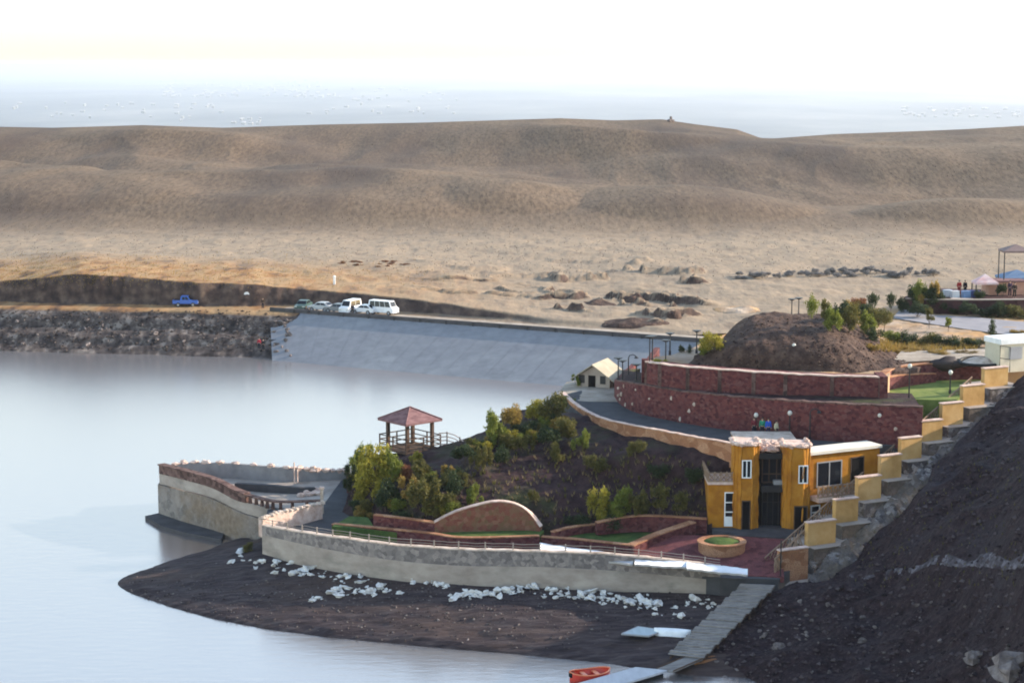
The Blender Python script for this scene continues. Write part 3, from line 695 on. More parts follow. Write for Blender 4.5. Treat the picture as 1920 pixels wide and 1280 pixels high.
planter('arched_wall', arch, 4.2, archt, mat('arch_stone', [(.16, .04, .03), (.21, .07, .045), (.14, .085, .04), (.24, .11, .07)], 3.0, 'stone', mortar=(.2, .11, .08), bump=.04), 'red stone wall rising in a broad arch at back of the lawn', .5, M['pinkstone'])
mb = MB(); mb.prism([at_z(x, y, 4.25) for x, y in ((622, 985), (700, 992), (800, 1002), (868, 1010), (1010, 1006), (1020, 992), (815, 996), (700, 984), (690, 968), (655, 966))], 3, 4.2)
struct('lawn', mb, M['lawn'], 'long dark green lawn in front of the arched wall')
mb = MB(); mb.prism([at_z(x, y, 3.9) for x, y in ((1040, 1010), (1190, 1030), (1290, 1000), (1300, 988), (1150, 988), (1060, 994))], 3, 3.9)
struct('lawn_bed', mb, M['lawn'], 'small sunken green lawn bed beside the red diagonal wall')
planter('planter_wall', [(1014, 1024), (1080, 1030), (1190, 1042)], 3.4, [1007, 1012, 1024], M['redstone'], 'low red wall in front of the sunken lawn behind the white sheets')
planter('planter_wall', [(1188, 1040), (1240, 1016), (1305, 994)], [3.5, 4.0, 4.4], [1024, 1002, 980], M['redstone'], 'thick red wall running diagonally beside the sunken lawn', .7)
planter('planter_wall', [(1120, 996), (1200, 990), (1325, 994)], 4.3, [981, 968, 974], M['redstone'], 'straight red wall at back of the sunken lawn', .45)
planter('planter_wall', [(1040, 1010), (1080, 1000), (1130, 994)], 4.0, [998, 988, 983], M['redstone'], 'curved red end wall of the sunken lawn', .4)
# round planter
c = at_z(1353, 1034, 3.75)
t = thing('round_planter', c, 'round brick planter with grass top in the red paved yard', 'planter')
ring = [(c.x + 1.85 * math.cos(a), c.y + 1.75 * math.sin(a)) for a in [2 * math.pi * k / 32 for k in range(32)]]
mb = MB(); mb.prism(ring, 3.3, 4.55); part('wall', mb, M['orangestone'], t)
mb = MB()
for r0, r1, z0, z1 in ((1.95, 1.45, 4.553, 4.67),):
    vs = []
    for k in range(32):
        a = 2 * math.pi * k / 32
        vs += [(c.x + r * math.cos(a), c.y + r * .95 * math.sin(a), z) for r, z in ((r0, z0), (r0, z1), (r1, z1), (r1, z0))]
    mb.add(vs, [(4 * k + i, 4 * ((k + 1) % 32) + i, 4 * ((k + 1) % 32) + (i + 1) % 4, 4 * k + (i + 1) % 4) for k in range(32) for i in range(4)])
part('rim', mb, M['orangestone'], t)
mb = MB(); mb.blob((c.x, c.y, 4.5), (1.5, 1.4, .3), 4, .06, 16, 8); part('grass', mb, M['lawn'], t)

# white sheets lying along the promenade
def sheet(pts, z, lab):
    base = [at_z(x, y, z) for x, y in pts]; mb = MB()
    n = 24; vs = []
    a, b_, c_, d_ = base
    for j in range(4):
        for i in range(n):
            u, v = i / (n - 1), j / 3
            p = (a.lerp(b_, u)).lerp(d_.lerp(c_, u), v)
            vs.append((p.x, p.y, p.z - .1 + .02 * math.sin(u * 9 + v * 2) + .015 * math.sin(u * 31 + v) + (-.12 if j in (0, 3) else .02)))
    mb.grid(vs, n, 4)
    vs2 = [(x, y, z_ - .14) for x, y, z_ in vs]; 
    o = len(mb.v); mb.grid(vs2, n, 4)
    ring = list(range(n)) + [n * j + n - 1 for j in range(1, 4)] + [3 * n + i for i in range(n - 2, -1, -1)] + [n * j for j in (2, 1)]
    for k in range(len(ring)): mb.f.append((ring[k], ring[(k + 1) % len(ring)], o + ring[(k + 1) % len(ring)], o + ring[k]))
    single('white_sheet', mb, M['whitesheet'], base[0], lab, 'sheet', 'white sheets along the promenade parapet', smooth=True)
sheet([(1012, 1031), (1186, 1052), (1192, 1037), (1012, 1012)], 4.5, 'broad white sheet lying behind parapet in front of the sunken lawn')
sheet([(1190, 1052), (1290, 1058), (1290, 1046), (1190, 1038)], 4.55, 'greyish white sheet behind parapet beside the diagonal red wall')
sheet([(1288, 1060), (1402, 1072), (1402, 1060), (1288, 1048)], 4.6, 'white sheet behind parapet in front of the round planter')
sheet([(915, 1032), (1010, 1036), (1010, 1026), (915, 1022)], 4.2, 'pale lilac sheet behind parapet below the long lawn')

# ---------------------------------------------------------------- upper retaining walls
def lampless(): pass
path, lo, hi = wall_px(lw_base, 10.0, lw_top, .6, jag=.05)
t = thing('retaining_wall', at_z(1330, 801, 10), 'lower tall red stone retaining wall above the curved walkway', 'wall')
mb = MB(); mb.strip(path, lo, hi, .6); part('wall', mb, M['redstone'], t)
mb = MB(); mb.strip([(x, y - .05) for x, y in path], [h + .003 for h in hi], [h + .12 for h in hi], .6); part('coping', mb, M['darkstone'], t)
mb = MB(); a, b_ = path[0], (path[0][0] + 2.2, path[0][1] + 9); mb.strip([b_, a], [8, 8], [hi[0] + .2, hi[0]], .5); part('return_wall', mb, M['redstone'], t)
rnd = random.Random(9); mb = MB()
for k in range(15):
    i = rnd.randrange(2, len(path) - 2) if k > 8 else rnd.randrange(4, int(len(path) * .5)); x, y = path[i]; z = rnd.uniform(lo[i] + .6, hi[i] - .3)
    mb.blob((x, y - .02, z), (rnd.uniform(.1, .2), .07, rnd.uniform(.1, .2)), k, .3, 6, 4)
part('pale_stones', mb, M['capstone'], t)
# ledge wall lower right wing in deep shade
path, lo, hi = wall_px(uw_base, 12.7, uw_top, .6, jag=.04)
t = thing('retaining_wall', at_z(1400, 744, 12.7), 'upper red stone retaining wall below the earth mound with pilasters', 'wall')
mb = MB(); mb.strip(path, [l - 2 for l in lo], hi, 1.8); part('wall', mb, M['redstone'], t)
mb = MB(); mb.strip([(x, y - .08) for x, y in path], [h + .003 for h in hi], [h + .1 for h in hi], .6); part('coping', mb, M['pinkstone'], t)
for k in range(0, len(path), 5):
    x, y = path[k]; mb = MB(); mb.obox((x, y), (1, 0), (-.16, .16), (-.14, .02), (lo[k] - .6, hi[k] - .02)); part('pilaster', mb, M['darkstone'], t)
mb = MB(); a, b_ = path[0], (path[0][0] + 1.6, path[0][1] + 9); mb.strip([b_, a], [8, 8], [hi[0], hi[0]], .5); part('return_wall', mb, M['redstone'], t)
mb = MB(); p = path[-1]; mb.obox(p, (1, 0), (-.1, .6), (-.2, 2.6), (10, hi[-1] + .15)); part('end_pier', mb, M['redstone'], t)
mb = MB(); p = path[0]; mb.obox(p, (1, 0), (-.25, .35), (-.3, .3), (11, hi[0] + .25)); part('end_pier', mb, M['redstone'], t)
# sunken lawn terrace right of the walls
pl = [(1650, 757), (1700, 762), (1790, 762), (1818, 745), (1845, 716)]
path, lo, hi = wall_px(pl, 11.6, [738, 745, 748, 732, 700], .6)
t = thing('terrace_wall', at_z(1720, 790, 11), 'dark shaded red wall below the bright green lawn beside the stepped wall', 'wall')
mb = MB(); mb.strip(path, [10.0] * len(path), hi, .5); part('wall', mb, M['redstone'], t)
mb = MB(); mb.strip([(x, y - .03) for x, y in path], [h + .003 for h in hi], [h + .1 for h in hi], .55); part('coping', mb, M['orangestone'], t)
mb = MB(); LZ = 12.9
lp = [(1652, 740), (1700, 748), (1792, 750), (1822, 732), (1846, 704), (1800, 700), (1740, 716), (1655, 728)]
mb.prism([at_z(x, y, LZ) for x, y in lp], 10, LZ); struct('terrace_lawn', mb, mat('bright_lawn', [(.09, .13, .03), (.16, .2, .05), (.24, .25, .08)], .7, bump=.05, bscale=7), 'small sunlit green lawn terrace')
path, lo, hi = [(x, y - .25) for x, y in plf], [12.0] * len(plf), [14.45] * len(plf)
t = thing('back_wall', (plf[8][0], plf[8][1], 12.9), 'red wall at back of the small bright lawn below the dusty plateau', 'wall')
mb = MB(); mb.strip(path, lo, hi, .5); part('wall', mb, M['redstone'], t)
mb = MB(); mb.strip([(x, y - .05) for x, y in path], [14.453] * len(path), [14.55] * len(path), .7); part('coping', mb, M['orangestone'], t)
planter('planter_wall', [(1652, 736), (1690, 726), (1755, 716)], LZ, [712, 704, 701], M['redstone'], 'low brown red wall at back of the small bright lawn')
planter('planter_wall', [(1775, 712), (1845, 704)], LZ, [704, 697], M['orangestone'], 'short orange stone kerb wall behind the small bright lawn', .3, False)
# orange wall along walkway edge
eb = [(1052, 748), (1075, 772), (1112, 798), (1160, 814), (1230, 830), (1310, 846), (1400, 862)]
et = [736, 757, 779, 793, 806, 821, 836]
path, lo, hi = wall_px(eb, [9.6] * 7, et, .6, jag=.03)
t = thing('walkway_wall', at_z(1230, 830, 9.6), 'low orange brick edge wall along the curved walkway', 'wall')
mb = MB(); mb.strip(path, [l - .6 for l in lo], hi, .35); part('wall', mb, M['orangestone'], t)
mb = MB(); mb.strip([(x, y - .03) for x, y in path], [h + .003 for h in hi], [h + .07 for h in hi], .4); part('cap', mb, M['pinkstone'], t)
# ---------------------------------------------------------------- the ochre house
class Facade:
    def __init__(s, px, Y, ang=0, z=8):
        s.A = Vector((x_for(px, Y, z), Y, 0)); a = math.radians(ang)
        s.e = Vector((math.cos(a), math.sin(a), 0)); s.n = Vector((math.sin(a), -math.cos(a), 0))
    def uv(s, px, py):
        p = at_plane(px, py, s.A, s.n); return (p - s.A).dot(s.e), p.z
    def rect(s, x0, y0, x1, y1):
        ym, xm = (y0 + y1) / 2, (x0 + x1) / 2
        return s.uv(x0, ym)[0], s.uv(x1, ym)[0], s.uv(xm, y1)[1], s.uv(xm, y0)[1]
    def box(s, mb, r, out, back, dz=(0, 0)):
        return mb.obox(s.A, s.e, (r[0], r[1]), (-out, back), (r[2] + dz[0], r[3] + dz[1]))
ZB = 4.4
HF = Facade(1328, 153.5)
house = thing('house', (HF.A.x + 6, 156, ZB), 'two storey ochre house with twin towers and a roof terrace', 'house')
def window(fac, r, parent, mull=1, trans=(), fm='white', fw=.09, depth=.06, name='window', solid_to=None):
    mb = MB()
    a0, a1, z0, z1 = r
    mb.obox(fac.A, fac.e, (a0, a0 + fw), (-depth, .05), (z0, z1)); mb.obox(fac.A, fac.e, (a1 - fw, a1), (-depth, .05), (z0, z1))
    mb.obox(fac.A, fac.e, (a0 + fw + .001, a1 - fw - .001), (-depth, .05), (z0, z0 + fw)); mb.obox(fac.A, fac.e, (a0 + fw + .001, a1 - fw - .001), (-depth, .05), (z1 - fw, z1))
    for k in range(1, mull + 1):
        c = a0 + (a1 - a0) * k / (mull + 1); mb.obox(fac.A, fac.e, (c - fw / 2, c + fw / 2), (-depth + .01, .05), (z0 + fw + .001, z1 - fw - .001))
    for tz in trans:
        c = z0 + (z1 - z0) * tz; mb.obox(fac.A, fac.e, (a0 + fw + .001, a1 - fw - .001), (-depth + .012, .05), (c - fw / 2, c + fw / 2))
    if solid_to: mb.obox(fac.A, fac.e, (a0 + fw + .001, a1 - fw - .001), (-depth + .015, .05), (z0 + fw + .001, z0 + (z1 - z0) * solid_to))
    w = part(name, mb, M[fm], parent)
    mb = MB(); mb.obox(fac.A, fac.e, (a0 + fw * .5, a1 - fw * .5), (-.02, .04), (z0 + fw * .5, z1 - fw * .5)); part('pane', mb, M['glass'], w)
    return w
# left annex with roof terrace
r = HF.rect(1328, 908, 1380, 988); r = (r[0], r[1] + .3, ZB - .5, r[3])
mb = MB(); HF.box(mb, r, 0, 7.5); part('annex_wall', mb, M['ochre'], house)
mb = MB(); HF.box(mb, (r[0] - .08, r[1], r[3] + .003, r[3] + .22), .1, 7.4); part('ledge', mb, M['pinkstone'], house)
window(HF, HF.rect(1358, 922, 1379, 986), house, 0, (.27, .42, .70), name='door', solid_to=.27)
def lattice(fac, r, parent, n=6, mtl='lattice', name='railing'):
    mb = MB(); a0, a1, z0, z1 = r; w = (a1 - a0) / n
    mb.obox(fac.A, fac.e, (a0, a1), (-.06, .06), (z1 - .1, z1)); mb.obox(fac.A, fac.e, (a0, a1), (-.06, .06), (z0, z0 + .1))
    for k in range(n + 1): mb.obox(fac.A, fac.e, (a0 + k * w - .05, a0 + k * w + .05), (-.07, .07), (z0 + .002, z1 + .06))
    for k in range(n):
        for s in (0, 1):
            A = fac.A + fac.e * (a0 + (k + s) * w); B = fac.A + fac.e * (a0 + (k + 1 - s) * w)
            mb.tube([(A.x, A.y, z0 + .08), (B.x, B.y, z1 - .08)], .05, 4)
    return part(name, mb, M[mtl], parent)
lattice(HF, (r[0], r[1] - .1, r[3] + .22, r[3] + 1.0), house, 5)
side = Facade(1328, 153.5, 90); 
sd = Facade(1328, 153.6, 90); lattice(sd, (0, 6, r[3] + .22, r[3] + 1.0), house, 12)
# towers: half octagons
def tower(px0, px1, top, zb, Y, name, wname):
    f = Facade(px0, Y); a0, a1, z0, z1 = f.rect(px0, top, px1, 985); wd = a1 - a0; c = wd * .27; dd = .55
    plan = [(0, 2.6), (0, dd), (c, 0), (wd - c, 0), (wd, dd), (wd, 2.6)]
    P = [(f.A.x + a0 + u, f.A.y + v) for u, v in plan]
    ft = part(name, MB().prism(P[::-1], zb, z1) if False else MB().prism(P, zb, z1), M['ochre'], house)
    mb = MB()
    for (u, v, rr) in ((0.02, dd, .1), (c, .02, .09), (wd - c, .02, .09), (wd - .02, dd, .1), (c * .5, dd * .5, .06), (wd - c * .5, dd * .5, .06)):
        z = zb
        pts = [(f.A.x + u + .03 * math.sin(k * 1.7 + u * 9), f.A.y + v, zb + (z1 - zb) * k / 9) for k in range(10)]
        mb.tube(pts, rr, 6)
    part('pilaster', mb, M['ochre'], ft)
    rnd = random.Random(int(px0))
    mb = MB(); mb.prism([(x + (.12 if i in (0, 1) else -.12 if i in (4, 5) else 0), y + .12) for i, (x, y) in enumerate(P)], z1 + .002, z1 + .1); part('roof_cap', mb, M['pinkstone'], ft)
    for k in range(26):
        t_ = k / 25 * 5; i = min(int(t_), 4); u = t_ - i
        x = P[i][0] + (P[i + 1][0] - P[i][0]) * u; y = P[i][1] + (P[i + 1][1] - P[i][1]) * u
        if y > f.A.y + 3: continue
        mb = MB(); mb.blob((x, y, z1 + .06), (.27, .24, rnd.uniform(.1, .22)), k, .25, 8, 5); part('crown_stone', mb, M['pinkstone'], ft)
    return f, ft, wd
f1, t1, w1 = tower(1377, 1423, 834, ZB - .6, 152.9, 'tower', '')
f2, t2, w2 = tower(1470, 1519, 838, ZB - .9, 152.9, 'tower', '')
window(f1, f1.rect(1391, 862, 1409, 896), t1, 1); window(f2, f2.rect(1497, 872, 1515, 906), t2, 1)
def doorway(fac, r, parent):
    mb = MB(); mb.obox(fac.A, fac.e, (r[0], r[1]), (-.03, .02), (r[2], r[3])); d_ = part('doorway', mb, M['dark'], parent)
    mb = MB(); mb.obox(fac.A, fac.e, (r[0] - .08, r[0]), (-.05, .02), (r[2], r[3])); mb.obox(fac.A, fac.e, (r[1], r[1] + .08), (-.05, .02), (r[2], r[3]))
    mb.obox(fac.A, fac.e, (r[0] - .08, r[1] + .08), (-.05, .02), (r[3] + .001, r[3] + .1)); part('frame', mb, M['brownwood'], d_)
rr = f1.rect(1392, 940, 1405, 990); doorway(f1, (rr[0], rr[1], ZB - .3, rr[3]), t1)
rr = f2.rect(1490, 950, 1512, 996); doorway(f2, (rr[0], rr[1], ZB - .5, rr[3]), t2)
# glazed centre between the towers
CF = Facade(1423, 154.6)
r = CF.rect(1421, 846, 1474, 990)
mb = MB(); CF.box(mb, (r[0], r[1], ZB - .4, r[3]), 0, 5); part('centre_wall', mb, M['dark'], house)
rb = CF.rect(1424, 905, 1471, 917); mb = MB(); CF.box(mb, (rb[0], rb[1], rb[2], rb[3]), 1.1, 0); mb2 = part('balcony_slab', mb, M['darkmetal'], house)
ru = CF.rect(1428, 858, 1470, 904); window(CF, ru, house, 2, (.35,), 'brownwood', .1)
rl = CF.rect(1428, 920, 1470, 988); window(CF, rl, house, 3, (.7,), 'darkmetal', .08, name='glazed_front')
re_ = CF.rect(1422, 848, 1473, 858); mb = MB(); CF.box(mb, re_, .5, 0); part('lintel', mb, M['darkmetal'], house)
mb = MB(); x0, z0 = CF.uv(1455, 902); mb.obox(CF.A, CF.e, (x0 - .3, x0 + .5), (-.7, -.2), (rb[3] + .003, rb[3] + .35)); part('air_unit', mb, M['greymetal'], house)
mb = MB(); rnd = random.Random(77)
for k in range(46):
    px, py = 1421 + 36 * rnd.random(), 846 - 22 * rnd.random()
    Y = 154.4 + (846 - py) / 22 * 3.6
    z = r[3] + .15
    mb.blob((x_for(px, Y, z), Y, z), (.26, .26, .17), k, .3, 7, 5)
part('roof_stones', mb, M['pinkstone'], house)
# main block behind and roof slab
mb = MB(); mb.obox(HF.A, HF.e, (HF.uv(1395, 850)[0], HF.uv(1510, 850)[0]), (2.5, 9.0), (ZB, r[3] - .02)); part('main_block', mb, M['ochre'], house)
mb = MB(); mb.obox(HF.A, HF.e, (HF.uv(1393, 850)[0], HF.uv(1512, 850)[0]), (2.6, 9.1), (r[3] - .017, r[3] + .14)); part('roof', mb, M['capstone'], house)
# right wing, turned towards the sun
WG = Facade(1517, 153.9, 27)
ru = WG.rect(1517, 853, 1648, 930); zt = WG.uv(1525, 852)[1]
mb = MB(); WG.box(mb, (ru[0], ru[1], ZB - .5, zt), 0, 2.55); part('wing_wall', mb, M['ochre'], house)
mb = MB(); WG.box(mb, (ru[0] - .05, ru[1] + .1, zt + .003, zt + .24), .22, 1.9); part('cornice', mb, mat('cream_cornice', [(.66, .6, .5), (.78, .72, .62)], .8), house)
window(WG, WG.rect(1531, 864, 1578, 911), house, 1, (), 'greymetal', .1)
rr = WG.rect(1596, 858, 1618, 906); doorway(WG, rr, house)
rs = WG.rect(1519, 924, 1600, 932); mb = MB(); WG.box(mb, rs, 1.2, 0); part('balcony_slab', mb, M['pinkstone'], house)
WR = Facade(1517, 153.9, 27); WR.A = WG.A + WG.n * 1.1
lattice(WR, (rs[0], rs[1], rs[3] + .003, rs[3] + .95), house, 9, 'lattice', 'balcony_railing')
window(WG, WG.rect(1519, 946, 1537, 982), house, 0, (.62,), fw=.12)
# doorstep and terrace slab
mb = MB(); mb.prism([at_z(x, y, ZB + .05) for x, y in ((1335, 992), (1380, 1003), (1530, 1010), (1530, 985), (1335, 982))], 3.5, ZB + .05); part('doorstep', mb, M['darkconc'], house)

# ---------------------------------------------------------------- stepped boundary wall, stair and stone bank
panels = [(1463, 1030, 1515, 1088), (1515, 978, 1567, 1020), (1567, 936, 1609, 978), (1609, 894, 1652, 936), (1652, 854, 1690, 896), (1690, 821, 1728, 860), (1728, 789, 1767, 826), (1767, 756, 1806, 796), (1806, 723, 1846, 760), (1846, 690, 1890, 724)]
SA = at_z(1463, 1088, 2.9); SBp = at_z(1890, 722, 13.4)
SE = Vector((SBp.x - SA.x, SBp.y - SA.y, 0)).normalized(); SN = Vector((SE.y, -SE.x, 0))
t = thing('stepped_wall', SA, 'stepped ochre boundary wall climbing the hill beside the house', 'wall')
def sp(px, py):
    p = at_plane(px, py, SA, SN); return (p - SA).dot(SE), p.z
BANK_SHADE = mat('grey_stone_and_shade', [(.06, .052, .055), (.14, .122, .125), (.22, .195, .195), (.36, .33, .32)], 2.6, 'stone', mortar=(.035, .03, .033), bump=.12, bscale=3, big=[(.09, .072, .06), (.15, .12, .10)], bigscale=.3)
steps = []; PR = 26
for i, (x0, y0, x1, y1) in enumerate(panels):
    u, zc = sp((x0 + x1) / 2, y1); c = SA + SE * u
    f = Facade(x0, 100, PR); f.A = Vector((c.x, c.y, 0)); q = f.rect(x0, y0, x1, y1); steps.append((u, u, q[2], q[3]))
    mb = MB(); mb.obox(f.A, f.e, (q[0], q[1]), (0, .45), (q[2], q[3])); b_ = part('wall_block', mb, M['panel'] if i else M['orangestone'], t)
    mb = MB(); mb.obox(f.A, f.e, (q[0] - .05, q[1] + .05), (-.06, .5), (q[3] + .003, q[3] + .09)); part('cap', mb, M['pinkstone'], b_)
    mb = MB(); mb.obox(f.A, f.e, (q[0], q[1] + 1.3), (-.9, 2.9), (q[2] - 3.6, q[2] - .05)); part('ledge_foot', mb, BANK_SHADE, t)  # foot takes the darker bank stone, painting in the shadow below the ledge
    mb = MB(); mb.obox(f.A, f.e, (q[0] - .02, q[1] + 1.3), (-.95, 2.9), (q[2] - .047, q[2] - .002)); part('ledge', mb, M['concrete'], t)
# rough stone bank below the ledges
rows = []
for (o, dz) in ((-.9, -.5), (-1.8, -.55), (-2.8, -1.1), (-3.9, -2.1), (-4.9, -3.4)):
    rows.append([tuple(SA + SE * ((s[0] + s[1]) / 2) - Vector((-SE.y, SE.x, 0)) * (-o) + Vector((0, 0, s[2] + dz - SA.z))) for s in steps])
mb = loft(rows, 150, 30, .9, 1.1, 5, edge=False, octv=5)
struct('stone_bank', mb, BANK_SHADE, 'rough grey stone bank along foot of the stepped wall')
# stair with lattice rails behind the wall
st_ = thing('staircase', SA, 'brown stair with lattice rails climbing behind the stepped wall', 'staircase')
mb = MB(); us0, us1, zs0, zs1 = steps[0][0] - .5, steps[-1][1], 2.5, steps[-1][2] - .9
nst = 66
for k in range(nst):
    u = us0 + (us1 - us0) * k / nst; mb.obox(SA, SE, (u, u + (us1 - us0) / nst), (.9, 2.3), (1.2, zs0 + (zs1 - zs0) * (k + 1) / nst))
part('steps', mb, M['redstone'], st_)
for off in (2.4,):
    mb = MB()
    A = SA + Vector((-SE.y, SE.x, 0)) * off
    top = [(A + SE * (us0 + (us1 - us0) * k / 60), zs0 + (zs1 - zs0) * k / 60) for k in range(0, 61)]
    for h in (.15, 1.5): mb.tube([(p.x, p.y, z + h) for p, z in top], .06, 5)
    for k in range(0, 60, 1):
        p, z = top[k]; q, z2 = top[min(k + 2, 60)]
        mb.tube([(p.x, p.y, z + .15), (q.x, q.y, z2 + 1.5)], .045, 4); mb.tube([(p.x, p.y, z + 1.5), (q.x, q.y, z2 + .15)], .045, 4)
    part('lattice_rail', mb, M['lattice'], st_)
# twisted branch railing at the stair foot
t = thing('branch_railing', at_z(1470, 1040, 4), 'tangled brown branch railing at foot of the stepped wall', 'railing')
mb = MB(); rnd = random.Random(8)
A = at_z(1452, 1070, 3.6); B = at_z(1512, 1010, 5.0); 
for k in range(26):
    u, v = rnd.random(), rnd.random()
    p = A.lerp(B, u); q = A.lerp(B, min(1, max(0, u + rnd.uniform(-.2, .2))))
    mb.tube([(p.x, p.y, p.z - .4), ((p.x + q.x) / 2 + rnd.uniform(-.2, .2), p.y - .1, p.z + .5), (q.x, q.y, q.z + 1.0)], .05, 5)
part('branches', mb, M['lattice'], t)
mb = MB(); mb.tube([(A.x, A.y, A.z + .9), (B.x, B.y, B.z + .9)], .06, 5); part('handrail', mb, M['lattice'], t)
mb = MB(); p = at_z(1463, 1092, 2.9); mb.tube([p, (p.x, p.y, z_for(p.y, 1012))], .05, 5); part('post', mb, M['darkmetal'], t)

# ---------------------------------------------------------------- gazebo
gp = at_y(767, 858, 172.5)
gz = gp.z - .5
t = thing('gazebo', (gp.x, gp.y + 2, gz), 'raised timber gazebo with pink pyramid roof over the lake', 'gazebo')
cx, cy = gp.x, gp.y + 2.0; sc = scale_at((cx, cy, 8))
R = 61 / sc; ze = z_for(cy, 785); za = z_for(cy, 763); zd = z_for(cy, 838)
rot = math.radians(45 + 3)
cor = [(cx + R * math.cos(a), cy + R * math.sin(a)) for a in [math.radians(-90 - 4 + 90 * k) for k in range(4)]]
mb = MB(); vs = [(x, y, ze) for x, y in cor] + [(x, y, ze - .16) for x, y in cor] + [(cx, cy, za)]
mb.add(vs, [(0, 1, 8), (1, 2, 8), (2, 3, 8), (3, 0, 8), (4, 5, 1, 0), (5, 6, 2, 1), (6, 7, 3, 2), (7, 4, 0, 3), (7, 6, 5, 4)]); rf = part('roof', mb, M['pinktile'], t)
mb = MB()
for x, y in cor: mb.tube([(x, y, ze + .03), (cx, cy, za + .05)], .06, 5)
part('hip_ridge', mb, M['pinktile'], rf)
pc = [(cx + (x - cx) * .68, cy + (y - cy) * .68) for x, y in cor]
for i, (x, y) in enumerate(pc):
    mb = MB(); mb.obox((x, y), (1, 1), (-.14, .14), (-.14, .14), (gz - 2.2, ze - .1)); part('post', mb, M['brownwood'], t)
dc = [(cx + (x - cx) * .94, cy + (y - cy) * .94) for x, y in cor]
mb = MB(); mb.prism(dc, zd - .18, zd); part('deck', mb, M['brownwood'], t)
for i in range(4):
    a, b_ = dc[i], dc[(i + 1) % 4]; mb = MB()
    for h in (.35, .75, 1.2): mb.tube([(a[0], a[1], zd + h), (b_[0], b_[1], zd + h)], .055, 5)
    for k in range(0, 2):
        x = a[0] + (b_[0] - a[0]) * 0; k = k * 2.5
        x = a[0] + (b_[0] - a[0]) * k / 5; y = a[1] + (b_[1] - a[1]) * k / 5
        mb.obox((x, y), (1, 1), (-.05, .05), (-.05, .05), (zd, zd + 1.25))
    part('railing', mb, M['brownwood'], t)
# curved ramp rail to the gazebo
t = thing('ramp_railing', (cx + R, cy, zd - .5), 'curved pinkish ramp with three rails leading to the gazebo', 'railing')
arc = [(823, 812), (838, 811), (852, 815), (862, 821), (870, 829)]
P = [at_y(x, y, cy - .4 - .5 * i) for i, (x, y) in enumerate(arc)]
for h in (0, .35, .7, 1.05): mb = MB(); mb.tube([(p.x, p.y, p.z - h) for p in P], .05, 5); part('rail', mb, M['pinkstone'], t)
for k in (1, 3): mb = MB(); p = P[k]; mb.tube([(p.x, p.y, p.z + .1), (p.x, p.y, p.z - 2.2)], .06, 5); part('post', mb, M['brownwood'], t)
mb = MB(); mb.strip([(p.x, p.y) for p in P], [p.z - 1.5 for p in P], [p.z - 1.2 for p in P], 1.3); part('ramp_deck', mb, M['brownwood'], t)

# ---------------------------------------------------------------- small hut by the forecourt
hb = at_z(1112, 726, 10.0); sc = scale_at(hb)
t = thing('hut', hb, 'small pale hut with cream pitched roof at end of the walkway', 'hut')
ha = math.radians(-22); E_ = Vector((math.cos(ha), math.sin(ha), 0)); Nn = Vector((-E_.y, E_.x, 0))
def hp_(a, b_, z): p = hb + E_ * a + Nn * b_; return (p.x, p.y, z)
w = 1.75; dp = 4.0; z0, z1, z2 = 9.6, 11.05, 12.25
mb = MB(); mb.add([hp_(-w, 0, z0), hp_(w, 0, z0), hp_(w, dp, z0), hp_(-w, dp, z0), hp_(-w, 0, z1), hp_(w, 0, z1), hp_(w, dp, z1), hp_(-w, dp, z1), hp_(0, 0, z2 - .1), hp_(0, dp, z2 - .1)],
  [(0, 1, 5, 8, 4), (1, 2, 6, 5), (2, 3, 7, 9, 6), (3, 0, 4, 7)]); part('wall', mb, M['tan'], t)
mb = MB(); o = .55; k = (z2 - z1) / w
for s in (-1, 1):
    q = [hp_(0, -.4, z2), hp_(s * (w + o), -.4, z1 - k * o), hp_(s * (w + o), dp + .4, z1 - k * o), hp_(0, dp + .4, z2)]
    q2 = [(x, y, z + .12) for x, y, z in q]
    mb.add(q + q2, [(0, 1, 2, 3), (4, 5, 6, 7), (0, 1, 5, 4), (1, 2, 6, 5), (2, 3, 7, 6), (3, 0, 4, 7)])
part('roof', mb, M['creamroof'], t)
mb = MB(); mb.obox(hb, E_, (-.5, .25), (-.04, .02), (9.9, 11.2)); part('door', mb, M['dark'], t)
mb = MB(); mb.obox(hb, E_, (.75, 1.3), (-.05, .02), (10.4, 11.2)); part('window', mb, M['darkmetal'], t)
mb = MB(); mb.obox(hb, E_, (-1.5, -.9), (-.05, .02), (10.4, 11.2)); part('window', mb, M['darkmetal'], t)
# tall lattice screen hanging in front: lamp row is built below

# ---------------------------------------------------------------- earth mound
def mound_h(X, Y):
    pass
mrows = [
 [at_z(1278, 690, 14.35), at_z(1380, 695, 14.35), at_z(1480, 699, 14.35), at_z(1580, 702, 14.35), at_z(1700, 694, 14.35), at_z(1730, 684, 14.35)],
 [at_z(1318, 658, 15.4), at_z(1392, 645, 16.6), at_z(1480, 640, 16.9), at_z(1560, 640, 16.9), at_z(1640, 662, 15.4), at_z(1690, 674, 14.6)],
 [at_y(1352, 636, 182), at_y(1408, 596, 182), at_y(1490, 597, 182.3), at_y(1560, 600, 182.3), at_y(1620, 622, 182), at_y(1680, 662, 180)],
 [at_y(1360, 634, 186), at_y(1412, 594, 186), at_y(1495, 593, 187), at_y(1562, 594, 187), at_y(1630, 622, 187), at_y(1690, 660, 185)],
 [at_y(1345, 655, 191), at_y(1410, 640, 192), at_y(1495, 640, 193), at_y(1580, 640, 193), at_y(1650, 645, 192), at_y(1710, 655, 190)]]
nu, nv = 130, 70
mb = loft([[tuple(p) for p in r] for r in mrows], nu, nv, .32, 1.3, 33, octv=7)
V = np.array(mb.v); V[:, 2] -= np.abs(fbm(V[:, 0] / 1.6, V[:, 1] / 7, 3, 44)) * .3; mb.v = [tuple(v) for v in V]
skirt(mb, nu, nv, 13)
